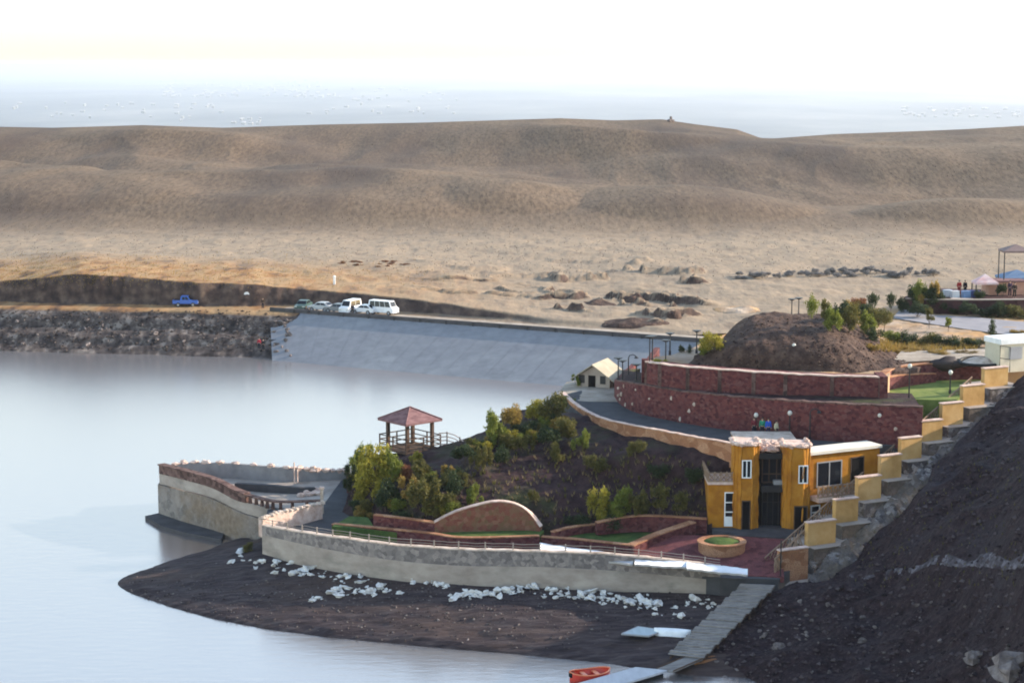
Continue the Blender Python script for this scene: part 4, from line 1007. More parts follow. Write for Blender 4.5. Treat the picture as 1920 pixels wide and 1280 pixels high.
single('earth_mound', mb, M['moundsoil'], at_z(1480, 700, 14.4), 'big dark flat topped earth mound above the red walls', 'earth mound', smooth=True)
TERRAIN.append(BVHTree.FromPolygons([Vector(v) for v in mb.v], mb.f)); TBY['earth_mound'] = TERRAIN[-1]
# ---------------------------------------------------------------- street lamps
LG = 'slender dark lamp posts around the terraces'
def lamp(base, htop, label, head='flat', group=LG):
    t = thing('street_lamp', base, label, 'street lamp', group)
    r = .07; x, y, z = base
    mb = MB(); mb.tube([(x, y, z - .1), (x, y, z + .35)], r * 1.7, 8); part('base', mb, M['darkmetal'], t)
    mb = MB(); mb.tube([(x, y, z + .3), (x, y, htop - .15)], r, 7, r * .75); part('pole', mb, M['darkmetal'], t)
    if head == 'flat':
        mb = MB(); mb.tube([(x, y, htop - .2), (x, y, htop - .05)], .1, 8, .42); mb.tube([(x, y, htop - .05), (x, y, htop)], .44, 10); part('lamp_head', mb, M['darkmetal'], t)
    elif head == 'globe':
        mb = MB(); mb.blob((x, y, htop), (.2, .2, .22), 1, 0, 9, 7); part('globe', mb, M['lampglass'], t)
    else:
        mb = MB(); mb.tube([(x, y, htop - .15), (x + .1, y, htop + .1), (x + .45, y, htop + .18), (x + .75, y, htop)], .05, 6); part('arm', mb, M['darkmetal'], t)
        mb = MB(); mb.tube([(x + .75, y, htop + .02), (x + .75, y, htop - .18)], .1, 8, .22); part('lamp_head', mb, M['darkmetal'], t)
    return t
def lamp_px(px, yb, yt, z, label, head='flat', Y=None):
    p = at_z(px, yb, z) if Y is None else at_y(px, yb, Y)
    lamp(p, z_for(p.y, yt), label, head)
lamp_px(1159, 716, 670, 11.7, 'lamp post with plain top at left end of the lower red wall, leftmost of all', 'none_' if 0 else 'flat')
lamp_px(1167, 722, 675, 11.7, 'second lamp post on left end of the lower red wall')
lamp_px(1178, 716, 668, 11.7, 'lamp post with curved arm near left end of the lower red wall', 'arm')
lamp_px(1193, 730, 682, 11.7, 'shorter lamp post on the grassy ledge in front of the upper wall end')
lamp_px(1218, 684, 630, 14.4, 'lamp post on the left corner of the upper red wall')
lamp_px(1223, 678, 629, 14.4, 'lamp post just behind the left corner of the upper red wall')
lamp_px(1248, 684, 637, 14.4, 'lamp post by the yellow patch on the upper red wall')
lamp_px(1256, 664, 624, 14.4, 'lamp post behind the yellow patch left of the earth mound')
lamp_px(1306, 662, 619, 14.4, 'lamp post beside the yellow bush at left foot of the earth mound')
lamp_px(1488, 692, 648, 14.4, 'lamp post with pale globe standing before the earth mound', 'globe')
lamp_px(1484, 608, 560, 14.3, 'plain lamp post on the plateau behind the mound top')
lamp_px(1497, 606, 558, 14.3, 'lamp post with flat head behind the mound beside the trees')
lamp_px(1704, 752, 686, 12.9, 'lamp post at the left end of the bright small lawn', 'globe')
lamp_px(1781, 738, 698, 12.9, 'short lamp post on the bright small lawn', 'globe')
lamp_px(1417, 816, 778, 10.0, 'lamp post on the walkway left of the people behind the house', 'globe')
lamp_px(1480, 822, 774, 10.0, 'lamp post on the walkway behind the right tower', 'globe')
lamp_px(1518, 826, 770, 10.0, 'lamp post on the walkway left of the pale blue cloths', 'arm')
lamp_px(1648, 832, 778, 10.0, 'lamp post on the walkway at right end of the house roof', 'globe')

# pale blue cloths on a rail behind the house
for i, (x0, x1, lab) in enumerate(((1551, 1578, 'left pale blue cloth hanging on a rail behind the house roof'), (1588, 1613, 'right pale blue cloth hanging on a rail behind the house roof'))):
    a, b = at_z(x0, 822, 10.0), at_z(x1, 824, 10.0); zt, zb = z_for(a.y, 797), z_for(a.y, 820)
    t = thing('hanging_cloth', a, lab, 'cloth', 'pale blue cloths behind the house')
    mb = MB(); vs = []
    for layer in (0, 1):
        for j in range(8):
            for k in range(16):
                u = k / 15; p = a.lerp(b, u); z = zt - (zt - zb) * j / 7 * (.85 + .15 * math.sin(u * 5 + i * 2))
                vs.append((p.x, p.y + .08 * math.sin(u * 16 + i) * (.3 + j / 7) + layer * .05, z))
    mb.grid(vs[:128], 16, 8); mb.grid(vs[128:], 16, 8); part('cloth', mb, mat('pale_blue_cloth', [(.42, .56, .68), (.62, .72, .8), (.74, .8, .86)], 1.5), t)
    mb = MB(); mb.tube([(a.x - .2, a.y + .02, zt + .03), (b.x + .2, b.y + .02, zt + .03)], .03, 5)
    for p in (a, b): mb.tube([(p.x, p.y + .02, 9.95), (p.x, p.y + .02, zt + .05)], .035, 5)
    part('rail', mb, M['darkmetal'], t)

# ---------------------------------------------------------------- people
def smooth_tube_body(mb, chains, n=8):
    for pts, rad in chains:
        m = len(pts); vs = []
        for i in range(m):
            d = (Vector(pts[min(i + 1, m - 1)]) - Vector(pts[max(i - 1, 0)])).normalized()
            a = d.cross(Vector((0, 1, 0)));
            if a.length < .1: a = d.cross(Vector((1, 0, 0)))
            a.normalize(); b = d.cross(a)
            rx, ry = rad[i] if hasattr(rad[i], '__len__') else (rad[i], rad[i])
            for k in range(n):
                t = 2 * math.pi * k / n; vs.append(Vector(pts[i]) + a * rx * math.cos(t) + b * ry * math.sin(t))
        mb.add(vs, [(i * n + k, i * n + (k + 1) % n, (i + 1) * n + (k + 1) % n, (i + 1) * n + k) for i in range(m - 1) for k in range(n)] + [tuple(range(n))[::-1], tuple((m - 1) * n + k for k in range(n))])
def skinned(name, nodes, edges, radii, m, parent, sub=1):
    me = bpy.data.meshes.new(name); me.from_pydata(nodes, edges, []); me.update()
    o = bpy.data.objects.new(name, me); COL.objects.link(o); o.parent = parent
    sk = o.modifiers.new('skin', 'SKIN'); sk.use_smooth_shade = True
    if not me.skin_vertices: pass
    for i, r in enumerate(radii):
        v = me.skin_vertices[0].data[i]; v.radius = r if hasattr(r, '__len__') else (r, r); v.use_root = (i == 0)
    ss = o.modifiers.new('smooth', 'SUBSURF'); ss.levels = sub; ss.render_levels = sub
    me.materials.append(m); return o
SKIN = plain('skin', (.42, .26, .19), .5)
def person(base, facing, label, shirt, trousers, hair=(.02, .016, .014), pose='stand', h=1.72, group=None):
    t = thing('person', base, label, 'person', group); t.rotation_euler = (0, 0, facing); k = h / 1.75
    if pose == 'stand':
        J = dict(pel=(0, 0, .96), bel=(0, 0, 1.12), che=(0, .01, 1.32), nec=(0, 0, 1.47), hea=(0, -.02, 1.56), top=(0, -.02, 1.70), hl=(-.09, 0, .9), kl=(-.10, -.02, .5), al=(-.11, .03, .08), fl=(-.12, -.13, .04), hr=(.09, 0, .9), kr=(.11, -.05, .5), ar=(.13, .0, .08), fr=(.14, -.16, .04), sl=(-.17, 0, 1.42), el=(-.22, .02, 1.15), wl=(-.22, -.08, .92), dl=(-.22, -.1, .82), sr=(.17, 0, 1.42), er=(.23, .02, 1.15), wr=(.21, -.10, .93), dr=(.2, -.12, .83))
    else:
        J = dict(pel=(0, 0, .18), bel=(0, .0, .34), che=(0, -.04, .54), nec=(0, -.06, .69), hea=(0, -.09, .78), top=(0, -.09, .92), hl=(-.1, -.04, .16), kl=(-.13, -.34, .46), al=(-.13, -.42, .08), fl=(-.13, -.56, .04), hr=(.1, -.04, .16), kr=(.14, -.36, .44), ar=(.14, -.46, .08), fr=(.14, -.6, .04), sl=(-.17, -.05, .64), el=(-.24, -.14, .40), wl=(-.16, -.32, .44), dl=(-.12, -.4, .45), sr=(.17, -.05, .64), er=(.24, -.14, .40), wr=(.16, -.32, .44), dr=(.12, -.4, .45))
    R = dict(pel=(.13, .1), bel=(.13, .1), che=(.15, .1), nec=.055, hea=.085, top=.075, hl=.085, kl=.06, al=.042, fl=.04, hr=.085, kr=.06, ar=.042, fr=.04, sl=.055, el=.043, wl=.032, dl=.035, sr=.055, er=.043, wr=.032, dr=.035)
    ks = list(J); ix = {n: i for i, n in enumerate(ks)}
    E = [('pel', 'bel'), ('bel', 'che'), ('che', 'nec'), ('nec', 'hea'), ('hea', 'top'), ('pel', 'hl'), ('hl', 'kl'), ('kl', 'al'), ('al', 'fl'), ('pel', 'hr'), ('hr', 'kr'), ('kr', 'ar'), ('ar', 'fr'), ('che', 'sl'), ('sl', 'el'), ('el', 'wl'), ('wl', 'dl'), ('che', 'sr'), ('sr', 'er'), ('er', 'wr'), ('wr', 'dr')]
    S = lambda p: tuple(c * k for c in p)
    body = skinned('body', [S(J[n]) for n in ks], [(ix[a], ix[b]) for a, b in E], [R[n] for n in ks], SKIN, t)
    def cloth(name, names, edges, grow, c):
        ii = {n: i for i, n in enumerate(names)}
        rr = [tuple(q + grow for q in (R[n] if hasattr(R[n], '__len__') else (R[n], R[n]))) for n in names]
        skinned(name, [S(J[n]) for n in names], [(ii[a], ii[b]) for a, b in edges], rr, plain('cloth_%d_%d_%d' % tuple(int(x * 99) for x in c), c, .85, .1), t)
    cloth('shirt', ['che', 'bel', 'pel', 'sl', 'el', 'wl', 'sr', 'er', 'wr'], [('che', 'bel'), ('bel', 'pel'), ('che', 'sl'), ('sl', 'el'), ('el', 'wl'), ('che', 'sr'), ('sr', 'er'), ('er', 'wr')], .028, shirt)
    cloth('trousers', ['pel', 'hl', 'kl', 'al', 'hr', 'kr', 'ar'], [('pel', 'hl'), ('hl', 'kl'), ('kl', 'al'), ('pel', 'hr'), ('hr', 'kr'), ('kr', 'ar')], .022, trousers)
    mb = MB(); p = Vector(S(J['top'])); mb.blob((p.x, p.y + .025, p.z - .035), (.095, .10, .09), 3, .03, 10, 7)
    me = link('hair', mb, plain('hair', hair, .7), None, org=(0, 0, 0), smooth=True); me.parent = t
    mb = MB(); q = Vector(S(J['hea'])); mb.blob((q.x, q.y - .095, q.z + .03), (.017, .03, .025), 1, 0, 6, 5)
    me = link('nose', mb, SKIN, None, org=(0, 0, 0), smooth=True); me.parent = body
    return t
PG = None
pz = lambda px, py, z: at_z(px, py, z)
person(pz(1413, 818, 10.02), .4, 'person in dark red top standing on walkway behind the left tower', (.16, .03, .04), (.03, .03, .04))
person(pz(1429, 820, 10.02), -.2, 'person in green top standing on walkway beside the one in blue', (.03, .22, .14), (.03, .03, .04), h=1.78)
person(pz(1440, 822, 10.02), .3, 'person in bright blue top standing on walkway behind the house', (.03, .09, .42), (.02, .02, .05), h=1.82)
person(pz(1455, 822, 10.02), .8, 'person in cream top standing at right of the one in blue', (.5, .45, .3), (.05, .04, .04), h=1.6)
dp = lambda px, py: at_z(px, py, 5.02)
person(dp(580, 587) + Vector((0, -.2, 0)), 0, 'person in dark clothes and white cap sitting at edge of the dam', (.03, .03, .04), (.025, .025, .03), hair=(.7, .7, .7), pose='sit')
person(dp(574, 585), .3, 'person in black sitting on the dam near its left end', (.02, .02, .025), (.02, .02, .03), pose='sit')
person(dp(661, 591), 0, 'person in black standing before the bright white van on the dam', (.03, .028, .03), (.02, .02, .025), h=1.75)
person(dp(493, 579), 0, 'person in dark brown standing on the road by the dam left end', (.06, .04, .03), (.03, .025, .025))
# ---------------------------------------------------------------- cars on the dam and the road
def car(base, ang, label, colour, kind='sedan', L=4.3, group='vehicles parked along the dam and road'):
    W = 1.7; x0, y0, z0 = base
    t = thing({'sedan': 'parked_car', 'pickup': 'pickup_truck', 'bus': 'minibus', 'van': 'van'}[kind], base, label, {'sedan': 'car', 'pickup': 'pickup', 'bus': 'minibus', 'van': 'van'}[kind], group)
    e = Vector((math.cos(ang), math.sin(ang), 0)); n = Vector((-e.y, e.x, 0)); B = Vector(base)
    P = {'sedan': ([(0, .35), (0, .72), (.1, .82), (.95, .9), (1.0, .92), (3.3, .95), (L - .05, .9), (L, .7), (L, .35)], [(1.0, .9), (1.65, 1.40), (2.95, 1.42), (3.6, .95)]),
         'pickup': ([(0, .45), (0, .85), (.15, .95), (1.2, 1.02), (L, 1.02), (L, .5)], [(1.15, 1.0), (1.6, 1.62), (2.6, 1.64), (2.75, 1.0)]),
         'bus': ([(0, .35), (0, 1.0), (.35, 1.15), (L, 1.15), (L, .4)], [(.3, 1.12), (.75, 2.05), (L - .1, 2.1), (L, 1.12)]),
         'van': ([(0, .35), (0, 1.0), (.5, 1.12), (L, 1.1), (L, .4)], [(.5, 1.1), (1.0, 2.0), (L - .05, 2.05), (L, 1.1)])}[kind]
    pt = paint(colour[0], colour[1])
    def extr(prof, w0, w1, zc):
        mb = MB(); m = len(prof); vs = []
        zt = max(p[1] for p in prof); zb = min(p[1] for p in prof)
        for s in (-1, 1):
            for (u, z) in prof:
                w = w0 + (w1 - w0) * (z - zb) / max(.01, zt - zb)
                p = B + e * (u - L / 2) + n * (s * w / 2); vs.append((p.x, p.y, z0 + z))
        mb.add(vs, [tuple(range(m)), tuple(range(m, 2 * m))[::-1]] + [(i, i + m, (i + 1) % m + m, (i + 1) % m) for i in range(m)]); return mb
    body = part('body', extr(P[0], W, W * .97, 0), pt, t)
    part('roof', extr(P[1], W * .94, W * .78, 0), pt, body)
    cab = P[1]; (ua, za), (ub, zb), (uc, zc), (ud, zd) = cab
    inset = lambda u, z, s: (B + e * (u - L / 2) + n * (s * (W * (.94 - .16 * (z - za) / max(.01, zc - za)) / 2 + .012)))
    for s in (-1, 1):
        zl, zh = za + .08, zc - .1; nwin = 4 if kind == 'bus' else 2
        for q in range(nwin):
            lo0 = ua + .25 + (ud - ua - .45) * q / nwin; lo1 = ua + .25 + (ud - ua - .45) * (q + 1) / nwin - .08
            f = lambda u, top: ub + .12 + (uc - ub - .24) * ((u - ua - .25) / (ud - ua - .45)) if top else u
            mb = MB(); q4 = [inset(lo0, zl, s), inset(lo1, zl, s), inset(f(lo1, 1), zh, s), inset(f(lo0, 1), zh, s)]
            for v, zz in zip(q4, (zl, zl, zh, zh)): v.z = z0 + zz
            mb.add(q4 + [v - n * s * .01 for v in q4], [(0, 1, 2, 3), (4, 5, 6, 7)]); part('side_window', mb, M['glass'], t)
    mb = MB()
    for (u1, z1, u2, z2) in ((ua, za, ub, zb), (ud, zd, uc, zc)):
        sgn = -1 if u1 == ua else 1; q4 = []
        for fr, sw in ((.12, -1), (.12, 1), (.9, 1), (.9, -1)):
            u = u1 + (u2 - u1) * fr + sgn * .015; z = z1 + (z2 - z1) * fr + .01; p = B + e * (u - L / 2) + n * (sw * W * (.42 - .07 * fr)); p.z = z0 + z; q4.append(p)
        m2 = MB(); m2.add(q4, [(0, 1, 2, 3)]); part('windscreen' if sgn < 0 else 'rear_window', m2, M['glass'], t)
    for u in (.8, L - .85):
        for s in (-1, 1):
            c = B + e * (u - L / 2) + n * (s * (W / 2 - .09)); mb = MB(); mb.tube([c + n * (-.11) + Vector((0, 0, .32)), c + n * .11 + Vector((0, 0, .32))], .33, 12); wq = part('wheel', mb, M['black'], t)
            mb = MB(); mb.tube([c + n * (s * .10) + Vector((0, 0, .32)), c + n * (s * .125) + Vector((0, 0, .32))], .19, 10); part('rim', mb, M['greymetal'], wq)
    for s in (-1, 1):
        c = B + e * (-L / 2 - .01) + n * (s * W * .36); mb = MB(); mb.obox(c, e, (-.01, .03), (-.18, .18), (z0 + .6, z0 + .75)); part('headlight', mb, M['lampglass'], t)
    if kind == 'pickup':
        mb = MB(); mb.obox(B, e, (-L / 2 + 2.8, L / 2 - .1), (-W / 2 + .12, W / 2 - .12), (z0 + 1.024, z0 + 1.034)); part('load_bed', mb, M['dark'], t)
    return t
WHITE = ('white_car_paint', (.75, .75, .77)); SILV = ('silver_paint', (.4, .41, .43)); BLUE = ('blue_paint', (.02, .10, .42)); DG = ('dark_green_paint', (.05, .09, .08))
ca = math.atan2(e.y, e.x) if False else math.atan2(DC1.y - DC0.y, DC1.x - DC0.x)
def on_dam(px, py): return at_z(px, py, 5.03)
car(at_z(349, 574, 5.03), math.pi + .02, 'bright blue pickup truck on the dirt road below the dark cutting', BLUE, 'pickup', 3.9)
car(on_dam(569, 580), ca + math.pi / 2 + .3, 'dark green car parked at the left end of the dam behind seated people', DG, 'sedan', 4.1)
car(on_dam(602, 583), ca + .05, 'silver grey car parked left of the white van on the dam', SILV, 'sedan', 3.9)
car(on_dam(634, 586), ca, 'dark saloon car close to left side of the white van', ('grey_paint', (.14, .15, .17)), 'sedan', 4.1)
car(on_dam(657, 587), ca + math.pi / 2, 'bright white van facing the lake on the dam crest', WHITE, 'van', 3.8)
car(on_dam(683, 588), ca + .04, 'white saloon car between the van and the minibus', WHITE, 'sedan', 3.9)
car(on_dam(719, 589), ca + math.pi, 'long white minibus at right end of the parked row', WHITE, 'bus', 4.4)

# signs
t = thing('road_sign', at_z(463, 573, 5.02), 'small white sign on a post by the road near the cutting', 'sign')
b = at_z(463, 573, 5.02); mb = MB(); mb.tube([b, (b.x, b.y, z_for(b.y, 548))], .05, 6); part('post', mb, M['greymetal'], t)
mb = MB(); z = z_for(b.y, 552); mb.tube([(b.x, b.y - .06, z), (b.x, b.y - .1, z)], .42, 14); part('plate', mb, M['white'], t)
b = hit(627, 533); t = thing('marker_post', b, 'white marker post standing in the dry grass above the dam', 'marker')
mb = MB(); mb.obox(b, (1, 0), (-.17, .17), (-.17, .17), (b.z - .2, b.z + 1.2)); part('post', mb, M['white'], t)
mb = MB(); mb.blob((b.x, b.y, b.z + 1.25), (.24, .24, .16), 1, .05); part('cap', mb, M['white'], t)
b = hit(1258, 229); b.z = b.z - .2; t = thing('cairn', b, 'tiny dark stone cairn on the crest of the hills', 'cairn')
mb = MB(); s_ = 1 / scale_at(b); mb.blob((b.x, b.y, b.z + s_ * 3), (s_ * 6, s_ * 6, s_ * 4), 2, .3); mb.blob((b.x, b.y, b.z + s_ * 7), (s_ * 2.2, s_ * 2.2, s_ * 4), 5, .3); part('stones', mb, M['rock'], t)

# people by the water at the left bank
person(hit(486, 655), .2, 'person in red jacket standing by water beside the dam', (.32, .03, .05), (.03, .03, .04))
person(hit(494, 657), -.3, 'person in dark clothes standing by water beside the one in red', (.02, .02, .03), (.02, .02, .03))

# ---------------------------------------------------------------- boardwalk, pontoon, boats
top0, top1 = at_z(1392, 1093, 3.3), at_z(1456, 1096, 3.3); bot0, bot1 = at_z(1252, 1226, .95), at_z(1318, 1234, .95)
t = thing('boardwalk', bot0, 'long stepped grey plank boardwalk going down to the water', 'boardwalk')
npl = 34
for k in range(npl):
    u0, u1 = k / npl, (k + .86) / npl; st = math.floor(k / 1) / npl
    a, b, c, d = top0.lerp(bot0, u0), top1.lerp(bot1, u0), top1.lerp(bot1, u1), top0.lerp(bot0, u1)
    z = top0.z + (bot0.z - top0.z) * u0; jx = (k * 37 % 7 - 3) * .03
    mb = MB(); mb.prism([(p.x + jx, p.y) for p in (d, c, b, a)], z - .08, z + .02 * (k % 3)); part('plank', mb, M['wood'], t)
for s in (.08, .92):
    a, b = top0.lerp(top1, s), bot0.lerp(bot1, s); mb = MB(); mb.tube([(a.x, a.y, a.z - .22), (b.x, b.y, b.z - .22)], .1, 5); part('stringer', mb, M['brownwood'], t)
for k in range(7):
    a = top1.lerp(bot1, (k + .5) / 7); mb = MB(); mb.tube([(a.x - .1, a.y + .1, a.z - .1), (a.x - .1, a.y + .1, a.z - 2.6)], .09, 6); part('leg', mb, M['brownwood'], t)
g0, g1 = at_z(1236, 1246, .5), at_z(1300, 1240, .9)
t = thing('gangplank', g0, 'narrow brown gangplank between boardwalk foot and the pontoon', 'gangplank')
mb = MB(); a, b, c, d = at_z(1290, 1228, .92), at_z(1318, 1234, .92), at_z(1262, 1258, .42), at_z(1232, 1252, .42); mb.add([a, b, c, d] + [p - Vector((0, 0, .1)) for p in (a, b, c, d)], [(3, 2, 1, 0), (4, 5, 6, 7), (0, 1, 5, 4), (1, 2, 6, 5), (2, 3, 7, 6), (3, 0, 4, 7)]); part('board', mb, M['wood'], t)
mb = MB()
for p, q in ((a, d), (b, c)): mb.tube([p + Vector((0, 0, .03)), q + Vector((0, 0, .03))], .05, 5)
part('edge_rail', mb, M['brownwood'], t)
t = thing('pontoon', at_z(1180, 1265, 0), 'pale grey floating pontoon at the foot of the boardwalk', 'pontoon')
pp = [at_z(x, y, .4) for x, y in ((1192, 1250), (1252, 1256), (1120, 1296), (1048, 1290))]
mb = MB(); mb.prism(pp[::-1], .28, .42); part('deck', mb, mat('pontoon_deck', [(.42, .42, .44), (.56, .56, .58)], .8, stretch=(2, .5, 1)), t)
for s in (.2, .8):
    a, b = pp[0].lerp(pp[1], s), pp[3].lerp(pp[2], s); mb = MB(); mb.tube([(a.x, a.y, .08), (b.x, b.y, .08)], .22, 8); part('float', mb, M['black'], t)
def boat(name, c, ang, L, W, Hh, m, label, inner, upside=False, cat='boat'):
    t = thing(name, c, label, cat); e_ = Vector((math.cos(ang), math.sin(ang), 0)); n_ = Vector((-e_.y, e_.x, 0)); vs = []; NS, NR = 15, 9
    for i in range(NS):
        u = i / (NS - 1); w = W / 2 * (1 - abs(2 * u - 1) ** 3.0) ** .7 + .02; sheer = Hh * (1 + .25 * (2 * u - 1) ** 2)
        for j in range(NR):
            th = math.pi * j / (NR - 1); dy = -math.cos(th) * w; dz = sheer * (1 - math.sin(th) ** .8) * 1.0
            z = dz if not upside else Hh * 1.1 - dz
            p = Vector(c) + e_ * ((u - .5) * L) + n_ * dy; vs.append((p.x, p.y, c[2] + z))
    mb = MB(); mb.grid(vs, NR, NS); part('hull', mb, m, t, smooth=True)
    for s in (0, NR - 1):
        mb = MB(); mb.tube([vs[i * NR + s] for i in range(NS)], .05, 5); part('gunwale', mb, inner, t)
    return t, e_, n_
c = at_z(1106, 1272, 0)
RED = paint('red_orange_hull', (.62, .05, .025)); RI = paint('orange_rim', (.75, .22, .10))
t, e_, n_ = boat('rowing_boat', (c.x, c.y, -.12), .35, 3.0, 1.5, .62, RED, 'bright red orange small boat moored beside the pontoon', RI)
C = Vector(c)
mb = MB(); mb.obox(C, e_, (-1.0, 1.05), (-.5, .5), (.08, .12)); part('floor', mb, RED, t)
for a in (-.55, .35):
    mb = MB(); mb.obox(C, e_, (a, a + .3), (-.62, .62), (.33, .39)); part('seat', mb, RI, t)
mb = MB(); mb.obox(C, e_, (-1.5, -1.2), (-.2, .2), (.3, .62)); part('bow_seat', mb, M['dark'], t)
b = hit(1261, 1188)
boat('upturned_boat', (b.x, b.y, b.z - .05), -.22, 2.7, 1.0, .42, M['white'], 'small upturned white boat lying on the shore beside the boardwalk', M['whitesheet'], True)
q = [hit(x, y) for x, y in ((1166, 1200), (1216, 1203), (1246, 1184), (1196, 1180))]; zq = max(p.z for p in q) + .14
t = thing('raft', q[0], 'flat pale grey raft panel lying on the mud left of the white boat', 'raft')
mb = MB(); mb.prism([(p.x, p.y) for p in q], zq - .1, zq); part('deck', mb, mat('grey_panel', [(.36, .42, .44), (.46, .52, .54)], 1.2, stretch=(3, .4, 1)), t)
mb = MB(); mb.tube([(p.x, p.y, zq - .05) for p in q] + [(q[0].x, q[0].y, zq - .05)], .08, 5); part('rim', mb, M['greymetal'], t)
b = hit(1322, 1240); t = thing('plank_pile', b, 'two rusty orange planks lying on the dark mud right of the boardwalk', 'planks')
for k in range(2): mb = MB(); mb.obox((b.x, b.y + k * .5), (1, .5), (-.9, .9), (-.12, .12), (b.z - .05 + k * .03, b.z + .12 + k * .05)); part('plank', mb, plain('rusty_wood', (.28, .13, .06), .9), t)

# ---------------------------------------------------------------- hotel site on the plateau, far right
sw = thing('site_wall', at_z(1800, 588, 14.4), 'dark red brown wall of the raised terrace at the far right', 'wall')
path, lo, hi = wall_px([(1696, 582), (1740, 587), (1820, 589), (1960, 592), (2080, 596)], 14.4, [560, 562, 563, 562, 560], 1.0)
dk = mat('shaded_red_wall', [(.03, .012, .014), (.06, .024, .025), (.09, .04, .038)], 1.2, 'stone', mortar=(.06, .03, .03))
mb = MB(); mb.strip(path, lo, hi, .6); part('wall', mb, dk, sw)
mb = MB(); mb.strip([(x, y - .06) for x, y in path], [h + .003 for h in hi], [h + .1 for h in hi], .7); part('coping', mb, M['tan'], sw)
zt = hi[len(hi) // 2]
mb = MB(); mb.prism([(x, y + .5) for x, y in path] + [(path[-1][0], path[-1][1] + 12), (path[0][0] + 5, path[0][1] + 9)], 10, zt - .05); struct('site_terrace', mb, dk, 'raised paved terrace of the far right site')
mb = MB(); a, b2 = at_z(1783, 560, zt), at_z(1825, 561, zt); mb.obox(a, (b2 - a).to_2d(), (0, (b2 - a).length), (-.5, .1), (zt - .9, zt + .1)); single('stone_bench', mb, M['capstone'], a, 'pale long bench block at the edge of the raised terrace', 'bench')
sz = lambda px, py: at_z(px, py, zt)
person(sz(1798, 553), 0, 'person in red standing on the raised terrace at far right', (.3, .03, .03), (.2, .03, .03))
person(sz(1809, 553), .4, 'person in black standing next to the person in red', (.015, .015, .02), (.015, .015, .02))
person(sz(1893, 556), .2, 'person in dark purple standing right of the red tent', (.05, .03, .06), (.03, .02, .04), h=1.85)
person(sz(1902, 558), -.2, 'person in dark brown standing at the terrace wall at far right', (.05, .035, .03), (.03, .025, .02), h=1.75)
# tables with pale cloths
for i, (px, py, c, lab) in enumerate(((1776, 556, (.5, .53, .58), 'white clothed table leftmost on the raised terrace'), (1790, 558, (.55, .55, .58), 'second white clothed table on the raised terrace'), (1811, 558, (.16, .24, .4), 'light blue clothed table beside the person in black'), (1827, 557, (.04, .06, .18), 'dark blue clothed table in front of the red tent'))):
    b = sz(px, py); t = thing('table', b, lab, 'table', 'clothed tables on the raised terrace')
    mb = MB(); mb.obox(b, (1, .2), (-.45, .45), (-.35, .35), (zt + .02, zt + .74), .03); part('tablecloth', mb, plain('table_cloth_%d' % i, c, .8), t)
    mb = MB(); mb.obox(b, (1, .2), (-.47, .47), (-.37, .37), (zt + .743, zt + .78)); part('tabletop', mb, plain('table_cloth_%d' % i, c, .8), t)
def canopy(px, py, w, eave, apex, m, label, posts=4, sides=None, name='tent', cat='tent', rise=.4):
    b = sz(px, py); s = scale_at(b); t = thing(name, b, label, cat); R_ = w / s / 2; ze, za = z_for(b.y, eave), z_for(b.y, apex)
    cs = [(b.x + R_ * math.cos(a) * 1.0, b.y + 1.5 + R_ * math.sin(a) * .8) for a in [math.radians(-135 + 90 * k) for k in range(4)]]
    cs = [(b.x + (x - b.x) * 1.4, b.y + 1.5 + (y - b.y - 1.5) * 1.4) for x, y in cs]
    mb = MB(); mb.add([(x, y, ze) for x, y in cs] + [(b.x, b.y + 1.5, za)] + [(x, y, ze - .22) for x, y in cs], [(0, 1, 4), (1, 2, 4), (2, 3, 4), (3, 0, 4), (0, 1, 6, 5), (1, 2, 7, 6), (2, 3, 8, 7), (3, 0, 5, 8)]); part('roof', mb, m, t)
    for x, y in cs[:posts]: mb = MB(); mb.tube([(b.x + (x - b.x) * .93, b.y + 1.5 + (y - b.y - 1.5) * .93, zt), (b.x + (x - b.x) * .93, b.y + 1.5 + (y - b.y - 1.5) * .93, ze)], .07, 6); part('post', mb, M['darkmetal'], t)
    return t
canopy(1852, 556, 44, 531, 516, mat('red_white_tent', [(.62, .3, .28), (.75, .62, .6)], .8), 'small red and white peaked tent on the raised terrace')
canopy(1912, 548, 70, 521, 508, plain('blue_awning', (.13, .2, .32), .8), 'pale blue awning at right edge of the raised terrace', name='awning', cat='awning')
canopy(1908, 552, 56, 471, 460, plain('brown_canopy', (.2, .14, .13), .8), 'tall dark pavilion on thin posts at right edge behind the awning', name='pavilion', cat='pavilion')
mb = MB(); b = sz(1882, 556)
t = thing('pink_hut', b, 'small reddish hut wall between the tent and the awning', 'hut'); mb.obox(b, (1, .1), (-1.2, 3.0), (1.5, 4.0), (zt, z_for(b.y, 532))); part('wall', mb, plain('salmon_wall', (.45, .24, .17), .85), t)
mb = MB(); mb.obox(b, (1, .1), (-1.4, 3.2), (1.3, 4.2), (z_for(b.y, 532) + .003, z_for(b.y, 529))); part('roof', mb, M['pinktile'], t)
